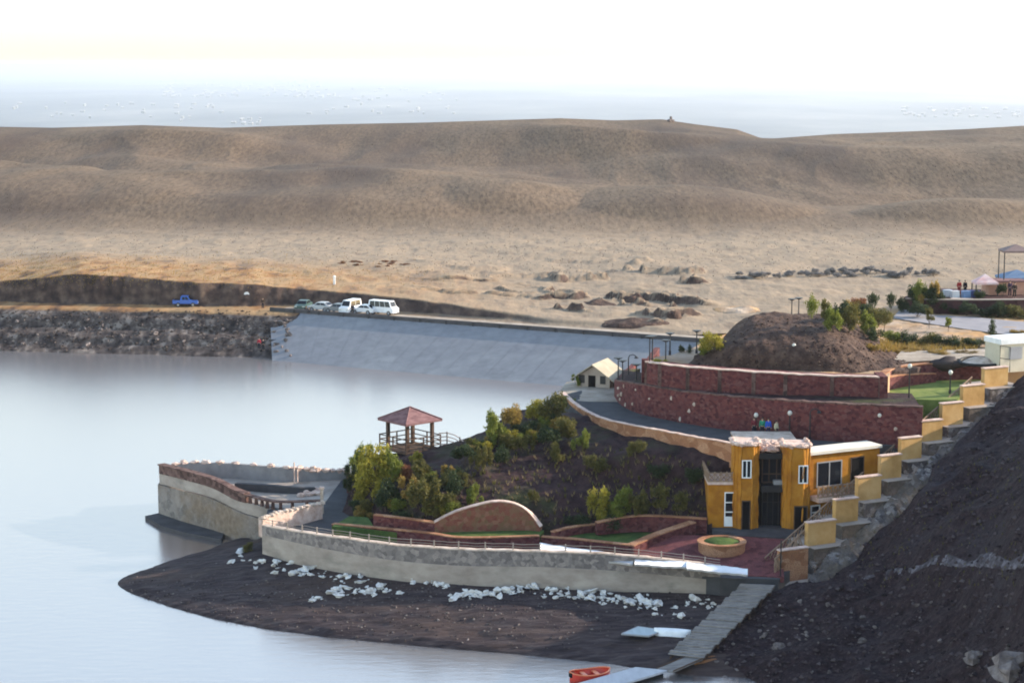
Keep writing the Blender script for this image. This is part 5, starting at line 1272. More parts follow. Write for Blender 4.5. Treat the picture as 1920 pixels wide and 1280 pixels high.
# white cabin at the right edge
b = at_z(1874, 690, 14.45); s = scale_at(b); t = thing('cabin', b, 'cream site cabin with white roof at top of the stepped wall', 'cabin')
E2 = Vector((.93, .36, 0)).normalized(); wl = 4.5
mb = MB(); mb.obox(b, E2, (.05, wl), (0, 2.4), (14, z_for(b.y, 646))); part('wall', mb, mat('cream_wall', [(.5, .44, .33), (.62, .56, .43)], .8), t)
mb = MB(); mb.obox(b, E2, (0, wl), (-.12, 2.55), (z_for(b.y, 646) + .003, z_for(b.y, 636))); part('roof', mb, M['white'], t)
mb = MB(); mb.obox(b, E2, (1.0, 2.4), (-.06, .02), (15.2, z_for(b.y, 652))); part('window', mb, M['greymetal'], t)
for a_ in (-.9, .0, .9):
    pass
t = thing('pipe_frame', at_z(1872, 700, 14.4), 'thin grey pipe frame standing in front of the cream cabin', 'frame')
a, b3 = at_z(1874, 694, 14.4), at_z(1893, 697, 14.4); za = z_for(a.y, 648)
mb = MB(); mb.tube([a, (a.x, a.y, za), (b3.x, b3.y, za), b3], .05, 5); part('frame', mb, M['darkmetal'], t)
mb = MB(); mb.tube([(a.x, a.y, (a.z + za) / 2), (b3.x, b3.y, (a.z + za) / 2)], .035, 5); part('crossbar', mb, M['darkmetal'], t)
# low canopy with dark rim and the dark tarpaulin heap
b = at_z(1838, 684, 14.5); s = scale_at(b); t = thing('shade_canopy', b, 'low domed white canopy with thick dark rim near the cabin', 'canopy')
mb = MB(); R_ = 36 / s; vs = []
for j in range(5):
    for i in range(24): a = 2 * math.pi * i / 24; r = R_ * (1 - j / 4.6); vs.append((b.x + r * math.cos(a), b.y + .3 + r * .9 * math.sin(a), b.z + .12 + .62 * math.sin(j / 4 * 1.4)))
mb.add(vs, [(j * 24 + i, j * 24 + (i + 1) % 24, (j + 1) * 24 + (i + 1) % 24, (j + 1) * 24 + i) for j in range(4) for i in range(24)] + [tuple(96 + i for i in range(24))]); part('cover', mb, M['capstone'], t, smooth=True)
mb = MB(); mb.tube([(b.x + R_ * 1.03 * math.cos(2 * math.pi * i / 24), b.y + .3 + R_ * .93 * math.sin(2 * math.pi * i / 24), b.z + .16 + .28 * max(0, math.sin(2 * math.pi * i / 24))) for i in range(25)], .15, 6); part('rim', mb, M['black'], t)
mb = MB(); b = at_z(1768, 681, 14.5); mb.blob((b.x, b.y, 14.45), (1.3, .7, .62), 6, .3, 12, 8); mb.blob((b.x + 1.0, b.y - .1, 14.45), (1.2, .5, .3), 9, .3, 12, 8); single('tarpaulin_heap', mb, plain('dark_tarpaulin', (.035, .025, .025), .7), b, 'dark crumpled tarpaulin heap on ground left of the canopy', 'heap', smooth=True)

# ---------------------------------------------------------------- spoil heaps beyond the dam
for i, (px, py, w, h, lab) in enumerate(((1190, 562, 60, 20, 'dark pointed spoil heap on the pale ground beyond the dam'), (1120, 570, 90, 14, 'long dark spoil heap left of the pointed one'), (1262, 586, 34, 10, 'small dark spoil heap right of the pointed one'), (1385, 580, 120, 12, 'low grey spoil heap behind the earth mound'), (1190, 603, 150, 13, 'dark earth edge along the right part of the crest road'))):
    b = hit(px, py); s = scale_at(b); rx, rz = w / s / 2, h / s; mb = MB(); vs = []
    for j in range(13):
        for k in range(25):
            u, v = k / 12 - 1, j / 6 - 1; r0 = math.hypot(u, v); r = min(1, r0); z = (1 - r) ** .8 * rz * (1 + .3 * math.sin(u * 7 + i * 3) * math.cos(v * 5 + i)) ; vs.append((b.x + u * rx, b.y + v * min(rx, 4), b.z - .25 - 2.5 * max(0, r0 - .8) + z * .8 + .2 * float(fbm(np.array(u * 3.), np.array(v * 3. + i), 4, i))))
    mb.grid(vs, 25, 13); skirt(mb, 25, 13, b.z - 4); single('spoil_heap', mb, M['moundsoil'] if i not in (3,) else M['drydirt'], b, lab, 'earth heap', 'spoil heaps beyond the dam')

# ---------------------------------------------------------------- stones
prot = []
for k in range(6):
    mb = MB(); mb.blob((0, 0, .12), (.21, .17, .15), 40 + k, .5, 7, 5); prot.append(link('white_stone', mb, M['whitestone'], org=(0, 0, 0)))
rnd = random.Random(21)
CL = [((430, 1040), (560, 1070), 20, 12, 'left end of the heap below the wall corner'), ((548, 1072), (690, 1090), 30, 10, 'heap under the left part of the promenade wall'), ((600, 1112), (750, 1108), 34, 8, 'band on the mud below the left part of the wall'),
      ((768, 1090), (840, 1098), 22, 5, 'small heap under the middle of the wall'), ((840, 1120), (1010, 1104), 46, 7, 'band climbing to the middle of the wall'), ((1010, 1106), (1240, 1138), 92, 11, 'thickest heap below the right part of the wall'), ((1265, 1128), (1340, 1135), 16, 8, 'heap left of the boardwalk top'), ((1225, 1152), (1300, 1156), 7, 5, 'few stones scattered near the white boat'), ((560, 1125), (640, 1120), 6, 6, 'stray stones on the left part of spit')]
first = set()
for (p0, p1, n, sp_, lab) in CL:
    for k in range(n):
        u = rnd.random(); px = p0[0] + (p1[0] - p0[0]) * u + rnd.gauss(0, 4); py = p0[1] + (p1[1] - p0[1]) * u + rnd.gauss(0, sp_ * .55)
        b = hit(px, py); i = rnd.randrange(6); o = prot[i] if i not in first else prot[i].copy()
        if i in first: COL.objects.link(o)
        first.add(i)
        s = rnd.choice((.5, .6, .7, .9, 1.1, 1.4, 1.8)) * (1.0 if sp_ > 5 else .9); o.location = (b.x, b.y, b.z - .07 + (rnd.random() * .14 if n > 30 else 0)); o.rotation_euler = (rnd.uniform(-.4, .4), rnd.uniform(-.4, .4), rnd.uniform(0, 6)); o.scale = (s * 1.15, s, s * .75)
        tag(o, 'white limestone rock in the ' + lab, 'rock', 'white rocks below the promenade wall, ' + lab)
rp = []
for k in range(5):
    mb = MB(); mb.blob((0, 0, .2), (.5, .4, .34), 70 + k, .35, 10, 7); rp.append(link('rock', mb, M['rock'], org=(0, 0, 0)))
used = set()
def rock(px, py, s, lab, grp):
    b = hit(px, py); i = rnd.randrange(5); o = rp[i] if i not in used else rp[i].copy()
    if i in used: COL.objects.link(o)
    used.add(i); o.location = (b.x, b.y, b.z - .1 * s); o.rotation_euler = (rnd.uniform(-.3, .3), rnd.uniform(-.3, .3), rnd.uniform(0, 6)); o.scale = (s, s * rnd.uniform(.7, 1.1), s * rnd.uniform(.6, 1)); tag(o, lab, 'rock', grp)
for k in range(42): rock(rnd.uniform(1330, 1910), rnd.uniform(1125, 1275), rnd.choice((.2, .25, .3, .35, .4, .6)), 'grey brown rock scattered on the dark foreground hillside', 'rocks scattered on the dark hillside')
rock(1885, 1240, 2.2, 'biggest pale boulder at the bottom right corner of the hillside', None) if False else None
for (px, py, s, lab) in ((1900, 1262, 2.6, 'largest grey boulder at the bottom right corner'), (1828, 1238, 1.3, 'flat pinkish boulder left of the largest boulder'), (1460, 1215, .9, 'pale rock on mud right of the boardwalk foot'), (1640, 948, .9, 'pale rock at the foot of the grey stone bank'), (1400, 1150, .8, 'grey rock beside upper right edge of the boardwalk')):
    b = hit(px, py); o = rp[0].copy(); COL.objects.link(o); o.location = b; o.scale = (s, s * .8, s * .7); tag(o, lab, 'rock'); 
    if 'group' in o: del o['group']
for k in range(14): rock(rnd.uniform(1500, 1580), rnd.uniform(1015, 1080), rnd.choice((.25, .35, .45)), 'pale rubble stone spilling at the foot of the stepped wall', 'rubble at foot of the stepped wall')
for k in range(22): rock(rnd.uniform(1420, 1520), rnd.uniform(1125, 1205), rnd.choice((.2, .25, .35, .4)), 'pale stone on the ground right of the boardwalk', 'stones right of the boardwalk')
for k in range(60): rock(rnd.uniform(2, 470), rnd.uniform(598, 652), rnd.choice((.4, .5, .6, .8)), 'grey rock on the dark left lake bank below the road', 'rocks on the left lake bank')
for k in range(18): rock(rnd.uniform(506, 546), rnd.uniform(590, 668), rnd.choice((.6, .8, 1.0)), 'dark boulder in the pile where bank meets the dam', 'boulders beside the dam end')
for k in range(26): rock(rnd.uniform(620, 1150), rnd.uniform(1120, 1205), rnd.choice((.2, .25, .3)), 'small brown stone lying on the bare mud spit', 'small stones on the mud spit')

# ---------------------------------------------------------------- town on the plain
hp = []
for k, (w, dpt, h) in enumerate(((14, 11, 7), (22, 12, 9), (11, 11, 12))):
    root = thing('town_house', (0, 0, 0), 'x', 'house'); mb = MB(); mb.box(-w / 2, w / 2, -dpt / 2, dpt / 2, 0, h); part('wall', mb, plain('town_wall', (.2, .2, .195), .8), root)
    mb = MB(); mb.add([(-w / 2 - .5, -dpt / 2 - .5, h + .01), (w / 2 + .5, -dpt / 2 - .5, h + .01), (w / 2 + .5, dpt / 2 + .5, h + .01), (-w / 2 - .5, dpt / 2 + .5, h + .01), (-w / 2, 0, h + 3), (w / 2, 0, h + 3)], [(3, 2, 1, 0), (0, 1, 5, 4), (2, 3, 4, 5), (0, 4, 3), (1, 2, 5)]); part('roof', mb, plain('town_roof', (.5, .46, .44), .8), root); hp.append(root)
usedh = set()
for (x0, x1, y0, y1, n, lab) in ((300, 600, 150, 184, 90, 'left part of the hazy distant town'), (560, 860, 168, 216, 50, 'middle of the hazy distant town'), (20, 420, 196, 232, 36, 'nearer left rows of the hazy distant town'), (1690, 1915, 203, 222, 44, 'settlement in the haze at far right'), (430, 505, 224, 236, 12, 'row of houses just above the left ridge')):
    for k in range(n):
        px, py = rnd.uniform(x0, x1), y0 + (y1 - y0) * rnd.random(); b = at_z(px, py, -300); i = rnd.randrange(3)
        sc_ = min(3.2, max(1.2, b.y / 9500)); rz = rnd.uniform(-.5, .5)
        if i in usedh: dup(hp[i], b, rz, sc_, 'tiny white house in the ' + lab, 'house', 'white houses, ' + lab)
        else: o = hp[i]; o.location = b; o.rotation_euler = (0, 0, rz); o.scale = (sc_,) * 3; tag(o, 'tiny white house in the ' + lab, 'house', 'white houses, ' + lab); usedh.add(i)

# ---------------------------------------------------------------- gravel and debris nobody could count
def debris(name, pts, n, lo, hi, m, label, on):
    r = np.random.default_rng(n); mb = MB()
    for k in range(n):
        b = hit_on(*pts(r), on)
        if b is None: continue
        s = lo + (hi - lo) * r.random() ** 3; o = len(mb.v)
        for q in range(6):
            d = (( 1, 0, 0), (-1, 0, 0), (0, 1, 0), (0, -1, 0), (0, 0, 1), (0, 0, -1))[q]; w = s * r.uniform(.6, 1.2)
            mb.v.append((b.x + d[0] * w + r.uniform(-.3, .3) * s, b.y + d[1] * w + r.uniform(-.3, .3) * s, b.z + d[2] * w * .7 + s * .15))
        mb.f += [(o + a, o + c, o + e_) for a, c, e_ in ((0, 2, 4), (2, 1, 4), (1, 3, 4), (3, 0, 4), (2, 0, 5), (1, 2, 5), (3, 1, 5), (0, 3, 5))]
    tag(link(name, mb, m), label, None, kind='stuff')
scr = mat('scree_chips', [(.012, .008, .011), (.04, .028, .032), (.06, .044, .048), (.085, .068, .072)], kind='island')
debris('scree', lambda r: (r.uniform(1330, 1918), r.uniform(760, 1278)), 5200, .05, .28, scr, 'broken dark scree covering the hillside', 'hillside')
debris('beach_gravel', lambda r: (r.uniform(240, 1340), r.triangular(1050, 1110, 1225)), 4200, .03, .13, mat('beach_chips', [(.02, .015, .016), (.06, .045, .045), (.10, .08, .075), (.17, .15, .14)], kind='island'), 'gravel and small debris on the mud spit', 'beach')
debris('bank_debris', lambda r: (r.uniform(0, 530), r.uniform(582, 658)), 2500, .05, .3, mat('bank_chips', [(.012, .009, .009), (.045, .034, .031), (.11, .088, .078)], kind='island'), 'broken rubble on the left lake bank', 'hills')
debris('mound_clods', lambda r: (r.uniform(1300, 1700), r.uniform(596, 700)), 1800, .04, .18, mat('mound_chips', [(.018, .010, .010), (.05, .03, .025), (.11, .072, .054)], kind='island'), 'earth clods on the dark mound', 'earth_mound')
# ---------------------------------------------------------------- vegetation
def crown_mesh(blobs, n, size, seed, up=.3, stem=False):
    r = np.random.default_rng(seed); mb = MB(); tot = sum(b[1][0] * b[1][1] * b[1][2] for b in blobs)
    cs = []
    for c, rad in blobs:
        k = max(8, int(n * rad[0] * rad[1] * rad[2] / tot)); d = r.normal(size=(k, 3)); d /= np.linalg.norm(d, axis=1)[:, None]
        q = r.random(k) ** .45; lump = 1 + .28 * np.sin(d[:, 0] * 5 + seed) * np.sin(d[:, 1] * 4 + seed * 2) + .2 * np.sin(d[:, 2] * 6 + seed)
        cs.append(np.array(c) + d * (q * lump)[:, None] * np.array(rad))
    P = np.vstack(cs); m = len(P)
    a = r.normal(size=(m, 3)); a[:, 2] += up * r.random(m) * 3; a /= np.linalg.norm(a, axis=1)[:, None]
    b = np.cross(a, r.normal(size=(m, 3))); b /= np.linalg.norm(b, axis=1)[:, None]
    s = (size * (.55 + .9 * r.random(m)))[:, None]; asp = 2.2 if stem else 1.35
    Q = np.stack([P - a * s * asp, P + b * s * .5, P + a * s * asp, P - b * s * .5], 1).reshape(-1, 3)
    mb.v = [tuple(v) for v in Q]; mb.f = [(4 * i, 4 * i + 1, 4 * i + 2, 4 * i + 3) for i in range(m)]
    return mb
PROTO = {}
def proto(kind, form, var):
    key = (kind, form, var)
    if key in PROTO: return PROTO[key], False
    sd = abs(hash((form, var))) % 1 + {'bush': 10, 'tall': 20, 'tree': 30, 'ball': 40, 'low': 50, 'cypress': 60}[form] + var * 7 + len(kind)
    r = random.Random(sd); nm = {'bush': 'shrub', 'tall': 'tall_shrub', 'tree': 'young_tree', 'ball': 'clipped_tree', 'low': 'low_shrub', 'cypress': 'cypress'}[form]
    root = thing(nm, (0, 0, 0), 'x', 'tree' if form in ('tree', 'ball', 'cypress') else 'shrub'); tk = MB(); blobs = []
    # unit plant: height 1, half width .5
    if form == 'bush':
        for k in range(8): a = r.uniform(0, 6.3); q = r.uniform(.1, .3); blobs.append(((q * math.cos(a), q * math.sin(a), r.uniform(.25, .75)), (r.uniform(.14, .26), r.uniform(.14, .26), r.uniform(.14, .24))))
        n, sz = 3600, .027
    elif form == 'tall':
        for k in range(11): a = r.uniform(0, 6.3); q = r.uniform(.08, .46); blobs.append(((q * math.cos(a), q * math.sin(a), r.uniform(.25, .85 - q * .5)), (r.uniform(.08, .15), r.uniform(.08, .15), r.uniform(.12, .24))))
        n, sz = 2800, .024
    elif form == 'tree':
        for k in range(8): a = r.uniform(0, 6.3); q = r.uniform(.05, .28); blobs.append(((q * math.cos(a), q * math.sin(a), r.uniform(.5, .9)), (r.uniform(.12, .2),) * 2 + (r.uniform(.09, .15),)))
        n, sz = 1500, .032
    elif form == 'ball': blobs = [((0, 0, .68), (.46, .46, .30))]; n, sz = 1500, .034
    elif form == 'cypress': blobs = [((0, 0, .3), (.42, .42, .28)), ((0, 0, .55), (.36, .36, .3)), ((0, 0, .8), (.2, .2, .2))]; n, sz = 1500, .032
    else:
        for k in range(9): a = r.uniform(0, 6.3); q = r.uniform(.1, .4); blobs.append(((q * math.cos(a), q * math.sin(a), r.uniform(.15, .6)), (r.uniform(.12, .22), r.uniform(.12, .22), r.uniform(.15, .3))))
        n, sz = 2600, .029
    tops = [b[0] for b in blobs]; tw = .022 if form in ('tree', 'ball') else .014
    fork = .3 if form == 'tree' else (.35 if form == 'ball' else .08)
    tk.tube([(0, 0, -.08), (.005, 0, fork * .6), (0, .005, fork)], tw, 6, tw * .7)
    for c in tops[:9]: tk.tube([(0, 0, fork * .8), (c[0] * .5, c[1] * .5, (fork + c[2]) / 2), (c[0], c[1], c[2] + .06)], tw * .5, 5, tw * .15)
    part('trunk', tk, M['bark'], root)
    part('crown', crown_mesh(blobs, n, sz, sd, stem=form == 'tall'), LEAF[kind], root)
    PROTO[key] = root; return root, True
prnd = random.Random(4)
def plant(px, py, hpx, wpx, kind, form, label, group='shrubs and trees on the slope', z=None):
    b = hit(px, py) if z is None else at_z(px, py, z); s = scale_at(b); root, new = proto(kind, form, prnd.randrange(2))
    sc_ = (wpx / s, wpx / s, hpx / s); b.z -= .1
    if new:
        root.location = b; root.scale = sc_; root.rotation_euler = (0, 0, prnd.uniform(0, 6)); tag(root, label, None, group); return root
    return dup(root, b, prnd.uniform(0, 6), sc_, label, None, group)
V = [
 (700, 932, 118, 92, 'yellow', 'bush', 'largest bright yellow green bush left of the gazebo'),
 (676, 905, 92, 54, 'lime', 'tall', 'loose light green shrub at left edge of the headland'),
 (722, 958, 70, 64, 'dark', 'bush', 'dark green bush below the largest yellow bush'),
 (812, 972, 98, 84, 'olive', 'tall', 'tall olive shrub with many stems left of the arched wall'),
 (778, 868, 30, 30, 'yellow', 'low', 'small bright yellow bush under the gazebo'),
 (762, 900, 42, 44, 'russet', 'low', 'reddish brown shrub below the gazebo'),
 (872, 874, 46, 70, 'dark', 'bush', 'dark green bush at the end of the ramp'),
 (893, 950, 52, 36, 'lime', 'tall', 'small yellow green shrub above the arched wall'),
 (838, 920, 44, 46, 'olive', 'bush', 'olive bush in the middle of the left bank'),
 (752, 985, 50, 46, 'dark', 'low', 'dark low shrub behind the short red wall'),
 (770, 940, 60, 50, 'gold', 'tall', 'golden shrub left of the tall olive shrub'),
 (690, 962, 42, 40, 'olive', 'low', 'low olive shrub beside the pale kerb'),
 (845, 965, 52, 40, 'olive', 'tall', 'thin olive shrub just left of the arch top'),
 (928, 838, 86, 58, 'lime', 'tall', 'wispy lime shrub highest at left of the ridge'),
 (962, 812, 60, 62, 'gold', 'bush', 'golden bush on the ridge above the lake'),
 (1004, 790, 52, 52, 'yellow', 'bush', 'bright yellow bush on top of the ridge'),
 (1040, 792, 62, 62, 'olive', 'bush', 'olive bush on the ridge beside the walkway bend'),
 (900, 888, 66, 44, 'olive', 'tall', 'tall olive shrub right of the dark bush'),
 (985, 820, 46, 60, 'dark', 'low', 'dark low shrub below the golden bush'),
 (1025, 842, 50, 66, 'dark', 'bush', 'dark bush below the walkway bend'),
 (1088, 848, 56, 36, 'lime', 'tall', 'yellow green shrub below the orange edge wall'),
 (1046, 862, 44, 38, 'olive', 'low', 'low olive shrub in middle of the slope'),
 (940, 866, 44, 44, 'dark', 'low', 'low dark shrub on the left of the slope'),
 (1062, 760, 26, 40, 'lime', 'low', 'lime shrub at the corner of the forecourt'),
 (1082, 724, 30, 22, 'lime', 'tall', 'small lime shrub in front of the hut'),
 (1124, 984, 84, 66, 'yellow', 'tall', 'yellow shrub left in the row above the sunken lawn'),
 (1162, 986, 90, 62, 'lime', 'tall', 'lime shrub in the row above the sunken lawn'),
 (1202, 982, 84, 52, 'olive', 'tall', 'olive shrub in the row above the sunken lawn'),
 (1236, 986, 84, 50, 'olive', 'tree', 'young olive coloured tree right of the shrub row'),
 (1276, 982, 64, 42, 'olive', 'tree', 'smaller young tree nearest the ochre house on the slope'),
 (1168, 994, 52, 90, 'dark', 'low', 'wide dark low shrub under the shrub row'),
 (1084, 992, 46, 60, 'dark', 'low', 'dark low shrub right of the arched wall'),
 (1002, 940, 30, 24, 'olive', 'tall', 'tiny olive shrub alone on the bare slope'),
 (1120, 880, 40, 50, 'olive', 'low', 'olive shrub below middle of the edge wall'),
 (1230, 890, 36, 50, 'dark', 'low', 'dark shrub on the slope left of the house'),
 (1300, 900, 40, 46, 'dark', 'low', 'dark shrub just left of the house terrace'),
 (735, 905, 74, 60, 'lime', 'bush', 'lime bush between the largest yellow bush and the gazebo'), (850, 935, 60, 56, 'dark', 'bush', 'dark bush on the left bank above the arched wall'),
 (795, 905, 56, 56, 'olive', 'tall', 'olive shrub in front of the gazebo posts'), (980, 850, 46, 50, 'olive', 'tall', 'olive shrub below the dark ridge shrub'), (1065, 825, 50, 60, 'olive', 'bush', 'olive bush at the outer bend of the edge wall'),
 (660, 925, 70, 40, 'dark', 'tall', 'dark shrub beside the red pillar'),
 (1190, 850, 36, 44, 'olive', 'low', 'olive shrub close under the edge wall'),
 (466, 1032, 22, 30, 'olive', 'low', 'small weedy shrub at the foot of the wall corner'),
]
for v in V: plant(*v)
G2 = 'trees and bushes on the plateau'
W = [
 (1336, 660, 46, 56, 'yellow', 'bush', 'yellow bush at the left foot of the earth mound'), (1322, 664, 26, 30, 'lime', 'low', 'lime bush left of the yellow bush by the mound'),
 (1278, 660, 18, 16, 'dark', 'bush', 'tiny dark bush left of the mound beside a lamp'), (1293, 662, 20, 14, 'dark', 'cypress', 'tiny dark conical bush beside the mound'), (1238, 684, 16, 36, 'yellow', 'low', 'low yellow grass clump on the corner of the upper wall'),
 (1522, 612, 62, 26, 'lime', 'ball', 'clipped round tree leftmost above the mound'), (1546, 618, 60, 28, 'olive', 'tree', 'young tree just right of the leftmost round tree'), (1562, 622, 58, 46, 'lime', 'bush', 'lime bush above the right end of the mound top'),
 (1592, 626, 66, 50, 'olive', 'bush', 'olive bush right of the lime one above the mound'), (1606, 604, 56, 44, 'russet', 'bush', 'dark red bush behind the olive bush'), (1594, 590, 34, 40, 'gold', 'bush', 'golden bush behind the dark red bush'),
 (1628, 628, 54, 44, 'lime', 'bush', 'lime bush at the right flank of the mound'), (1636, 592, 48, 22, 'dark', 'ball', 'clipped dark round tree behind the bushes'), (1670, 590, 46, 18, 'dark', 'ball', 'smaller clipped dark round tree nearest the road bend'),
 (1658, 622, 46, 34, 'olive', 'ball', 'olive round tree at left end of the hedge'), (1742, 616, 42, 24, 'olive', 'tree', 'young tree beside the road left of the cypress'), (1778, 622, 32, 22, 'lime', 'tree', 'small young tree between road and hedge'), (1860, 632, 40, 20, 'dark', 'cypress', 'dark upright cypress beside the road'),
 (1575, 606, 50, 56, 'dark', 'bush', 'dark green bush in the thicket behind the mound top'), (1618, 606, 46, 50, 'dark', 'bush', 'dark green bush right in the thicket behind the mound'), (1648, 612, 40, 50, 'olive', 'bush', 'olive bush at right end of the thicket behind the mound'),
 (1694, 586, 36, 34, 'dark', 'bush', 'dark bush at far left corner of the raised terrace wall'), (1755, 578, 50, 50, 'dark', 'bush', 'dark bush in middle of shrubs at the terrace wall'), (1790, 588, 22, 44, 'dark', 'low', 'dark low bush under the pale bench block'), (1840, 592, 26, 70, 'dark', 'low', 'wide dark low bush at the foot of the terrace wall'),
 (1640, 640, 40, 40, 'dark', 'low', 'dark low bush left end below the road'), (1672, 642, 36, 46, 'lime', 'low', 'lime low bush in the hedge below the road'), (1702, 646, 36, 52, 'dark', 'low', 'dark low bush in the hedge below the road, left of the middle'), (1740, 648, 36, 56, 'olive', 'low', 'olive low bush in the middle of hedge below the road'), (1780, 650, 34, 54, 'dark', 'low', 'dark low bush in the hedge right of the olive one'), (1822, 650, 28, 52, 'dark', 'low', 'dark low bush in the hedge under the cypress'), (1866, 654, 24, 52, 'lime', 'low', 'lime low bush at the right end of the hedge'), (1910, 650, 20, 44, 'dark', 'low', 'dark low bush at the right edge below the road'),
 (1714, 584, 54, 50, 'dark', 'bush', 'dark purple green bush left end of the raised terrace wall'), (1740, 580, 64, 44, 'gold', 'tall', 'tall golden shrub at the raised terrace wall'), (1728, 572, 56, 40, 'lime', 'bush', 'lime bush behind the dark one at the terrace wall'), (1766, 580, 30, 40, 'dark', 'low', 'dark bush in front of the terrace tables'),
 (1720, 596, 34, 60, 'dark', 'bush', 'dark bush at foot of the terrace wall beside the road bend'), (1812, 592, 30, 50, 'dark', 'bush', 'dark round bush at the wall below the clothed tables'), (1872, 594, 36, 56, 'dark', 'bush', 'dark round bush at the wall below the awning'), (1880, 558, 30, 30, 'dark', 'bush', 'dark bush on the terrace beside the reddish hut'), (1838, 560, 26, 30, 'dark', 'low', 'dark bush on the terrace just left of the red tent'),
 (1900, 596, 36, 60, 'olive', 'low', 'olive bush before the terrace wall at right edge'), (1640, 655, 18, 40, 'gold', 'low', 'orange dry grass clump right of the mound'), (1700, 662, 16, 60, 'gold', 'low', 'orange dry grass clump beside the gravel track'), (1760, 664, 16, 60, 'gold', 'low', 'orange dry grass clump in the middle of the gravel track side'), (1815, 664, 14, 50, 'straw', 'low', 'straw coloured grass clump near the cabin'),
 (1905, 625, 14, 36, 'gold', 'low', 'orange grass clump at right edge beside the road'),
]
for v in W: plant(*v, group=G2)
for k in range(40):
    px = 1385 + 375 * k / 39 + prnd.uniform(-5, 5); plant(px, 517 + prnd.uniform(-6, 3) + (3 if k < 12 else 0), prnd.uniform(8, 16), prnd.uniform(14, 34), 'grey', 'bush', 'grey bush in the long row across the field behind the mound', 'grey bushes in the row across the field')
for k in range(14): plant(prnd.uniform(630, 780), prnd.uniform(488, 500), prnd.uniform(3, 6), prnd.uniform(12, 26), 'russet', 'low', 'low dark scrub tuft in the field above the dam', 'scrub tufts in the field')
for k in range(26):
    kd = ('olive', 'lime', 'dark', 'gold', 'olive', 'yellow')[k % 6]; px = prnd.uniform(672, 880); py = prnd.uniform(905, 980) - max(0, px - 800) * .25
    plant(px, py, prnd.uniform(26, 46), prnd.uniform(34, 56), kd, 'low' if k % 3 else 'tall', 'low %s scrub clump in the thicket between gazebo and the short red wall' % {'lime': 'light green', 'gold': 'golden', 'dark': 'dark green'}.get(kd, kd), 'scrub clumps of the thicket below the gazebo')
for k in range(22):
    kd = ('olive', 'gold', 'lime', 'dark', 'yellow')[k % 5]; u = k / 21; px = 884 + 170 * u + prnd.uniform(-6, 6); py = 846 - 62 * u + prnd.uniform(0, 26)
    plant(px, py, prnd.uniform(24, 44), prnd.uniform(30, 50), kd, 'tall' if k % 3 == 0 else 'low', 'low %s scrub clump along the crest of the headland' % {'lime': 'light green', 'gold': 'golden', 'dark': 'dark green'}.get(kd, kd), 'scrub clumps along the headland crest')
# scrub and dry grass on the slope and the spit: nobody could count it
def tufts(name, pts, n, size, m, label, kind='stuff'):
    r = np.random.default_rng(n); mb = MB()
    for k in range(n):
        px, py = pts(r); b = hit(px, py)
        for q in range(7):
            a = r.uniform(0, 6.28); l = size * r.uniform(.5, 1.3); dx, dy = math.cos(a) * l * .5, math.sin(a) * l * .5; w = l * .10
            o = len(mb.v); mb.v += [(b.x - w * math.sin(a), b.y + w * math.cos(a), b.z - .05), (b.x + w * math.sin(a), b.y - w * math.cos(a), b.z - .05), (b.x + dx, b.y + dy, b.z + l)]; mb.f.append((o, o + 1, o + 2))
    o = link(name, mb, m); tag(o, label, None, kind='stuff')
def slope_pts(r):
    while True:
        x, y = r.uniform(690, 1330), r.uniform(790, 985)
        if y > 985 - (x - 690) * .62 if x < 900 else y > 800 + max(0, (x - 1050)) * .16 + 25: return x, y
tufts('slope_scrub', slope_pts, 380, .36, LEAF['olive'], 'thin olive scrub growing over the dark slope')
tufts('dry_grass', slope_pts, 300, .34, LEAF['straw'], 'dry straw coloured grass on the dark slope')
tufts('bank_grass', lambda r: (r.triangular(0, 0, 900), r.triangular(462, 520, 545)), 2500, .2, LEAF['gold'], 'rusty dry grass in the field above the cutting')
tufts('track_grass', lambda r: (r.uniform(1650, 1830), r.uniform(640, 660)), 500, .45, LEAF['gold'], 'orange dry grass strip beside the gravel track')
tufts('hillside_weeds', lambda r: (r.uniform(1600, 1915), r.uniform(860, 1100)), 260, .2, LEAF['olive'], 'sparse dry weeds on the dark hillside')

def hill_pts(r):
    return r.uniform(0, 1920), r.choice([r.uniform(245, 430), r.uniform(420, 520)])
tufts('hill_scrub', hill_pts, 3000, .24, mat('dry_scrub', [(.05, .035, .026), (.10, .07, .05), (.16, .115, .08)], kind='island'), 'low dry scrub dotted over the far hills and field')

# pale rubble ledge crossing the hillside
V = []; nn = 60
for j in range(9):
    for i in range(nn):
        u = i / (nn - 1); px = 1590 + 345 * u; py = 1078 - 30 * u - (j / 8 - .3) * (4 + 24 * u) * (.55 + .9 * abs(math.sin(u * 13 + 1))) + 7 * math.sin(u * 9) + 4 * math.sin(u * 23)
        b = hit(px, py); V.append((b.x, b.y, b.z + (.05 if 0 < j < 8 and 0 < i < nn - 1 else -.1) + .16 * float(fbm(np.array(b.x * 1.3), np.array(b.y * 1.3), 4, 3))))
mb = MB(); mb.grid(V, nn, 9)
struct('track', mb, mat('pale_rubble', [(.02, .016, .019), (.07, .06, .07), (.2, .185, .21)], 1.4, bump=.12, bscale=4, detail=10), 'pale rubble track crossing the dark hillside', solid=False)
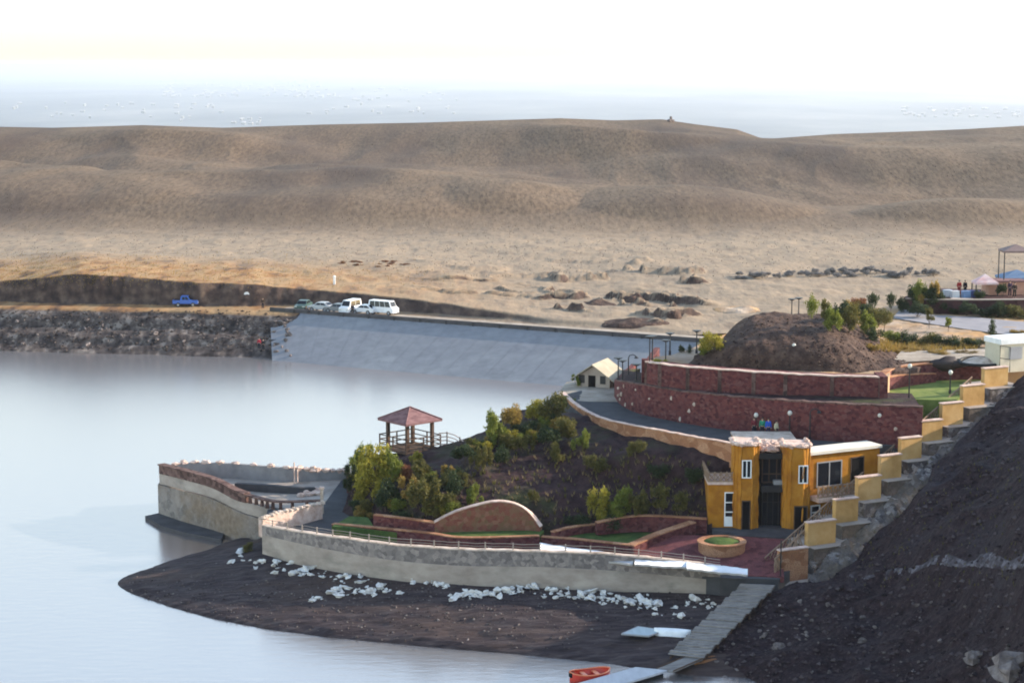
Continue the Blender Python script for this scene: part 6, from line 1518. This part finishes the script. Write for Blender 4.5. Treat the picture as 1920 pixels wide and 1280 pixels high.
# ---------------------------------------------------------------- air, light, camera
hz = bpy.data.materials.new('valley_haze'); hz.use_nodes = True
nt = hz.node_tree; nt.nodes.clear()
out = nt.nodes.new('ShaderNodeOutputMaterial'); pv = nt.nodes.new('ShaderNodeVolumePrincipled')
pv.inputs['Color'].default_value = (.68, .735, .835, 1); pv.inputs['Density'].default_value = HAZE; pv.inputs['Anisotropy'].default_value = .35
nt.links.new(pv.outputs['Volume'], out.inputs['Volume'])
mb = MB(); mb.box(-61000, 61000, -30, 125000, -301.5, 60)
h = link('haze', mb, hz); tag(h, 'pale blue haze lying over the valley', None, kind='stuff'); h.display_type = 'WIRE'

w = bpy.data.worlds.new('World'); SC.world = w; w.use_nodes = True
nt = w.node_tree; bg = nt.nodes['Background']
sky = nt.nodes.new('ShaderNodeTexSky'); sky.sky_type = 'NISHITA'; sky.sun_disc = False
sky.sun_elevation = math.radians(SUN_EL); sky.sun_rotation = math.radians(90 - SUN_AZ)
sky.air_density = 1.12; sky.dust_density = .55; sky.ozone_density = 0; sky.altitude = 0
nt.links.new(sky.outputs['Color'], bg.inputs['Color']); bg.inputs['Strength'].default_value = SKY
sl = bpy.data.lights.new('sun', 'SUN'); sl.energy = SUN; sl.angle = math.radians(.55); sl.color = (1, .875, .71)
so = bpy.data.objects.new('sun', sl); COL.objects.link(so)
d = Vector((math.cos(math.radians(SUN_AZ)) * math.cos(math.radians(SUN_EL)), math.sin(math.radians(SUN_AZ)) * math.cos(math.radians(SUN_EL)), math.sin(math.radians(SUN_EL))))
so.rotation_euler = d.to_track_quat('Z', 'Y').to_euler(); so.location = (300, 250, 250)

cam = bpy.data.cameras.new('camera'); cam.sensor_width = 36; cam.lens = FOC / 1920 * 36
cam.clip_start = 1; cam.clip_end = 200000
co = bpy.data.objects.new('camera', cam); COL.objects.link(co)
co.location = (0, 0, CAMZ); co.rotation_euler = (math.pi / 2 - TILT, 0, 0)
SC.camera = co
SC.view_settings.view_transform = 'Standard'; SC.view_settings.look = 'None'; SC.view_settings.exposure = EXPO; SC.view_settings.gamma = 1
SC.render.engine = 'CYCLES'; SC.cycles.use_denoising = True; SC.cycles.max_bounces = 8; SC.cycles.volume_bounces = 1
SC.cycles.filter_width = 1.9; SC.cycles.sample_clamp_indirect = 6
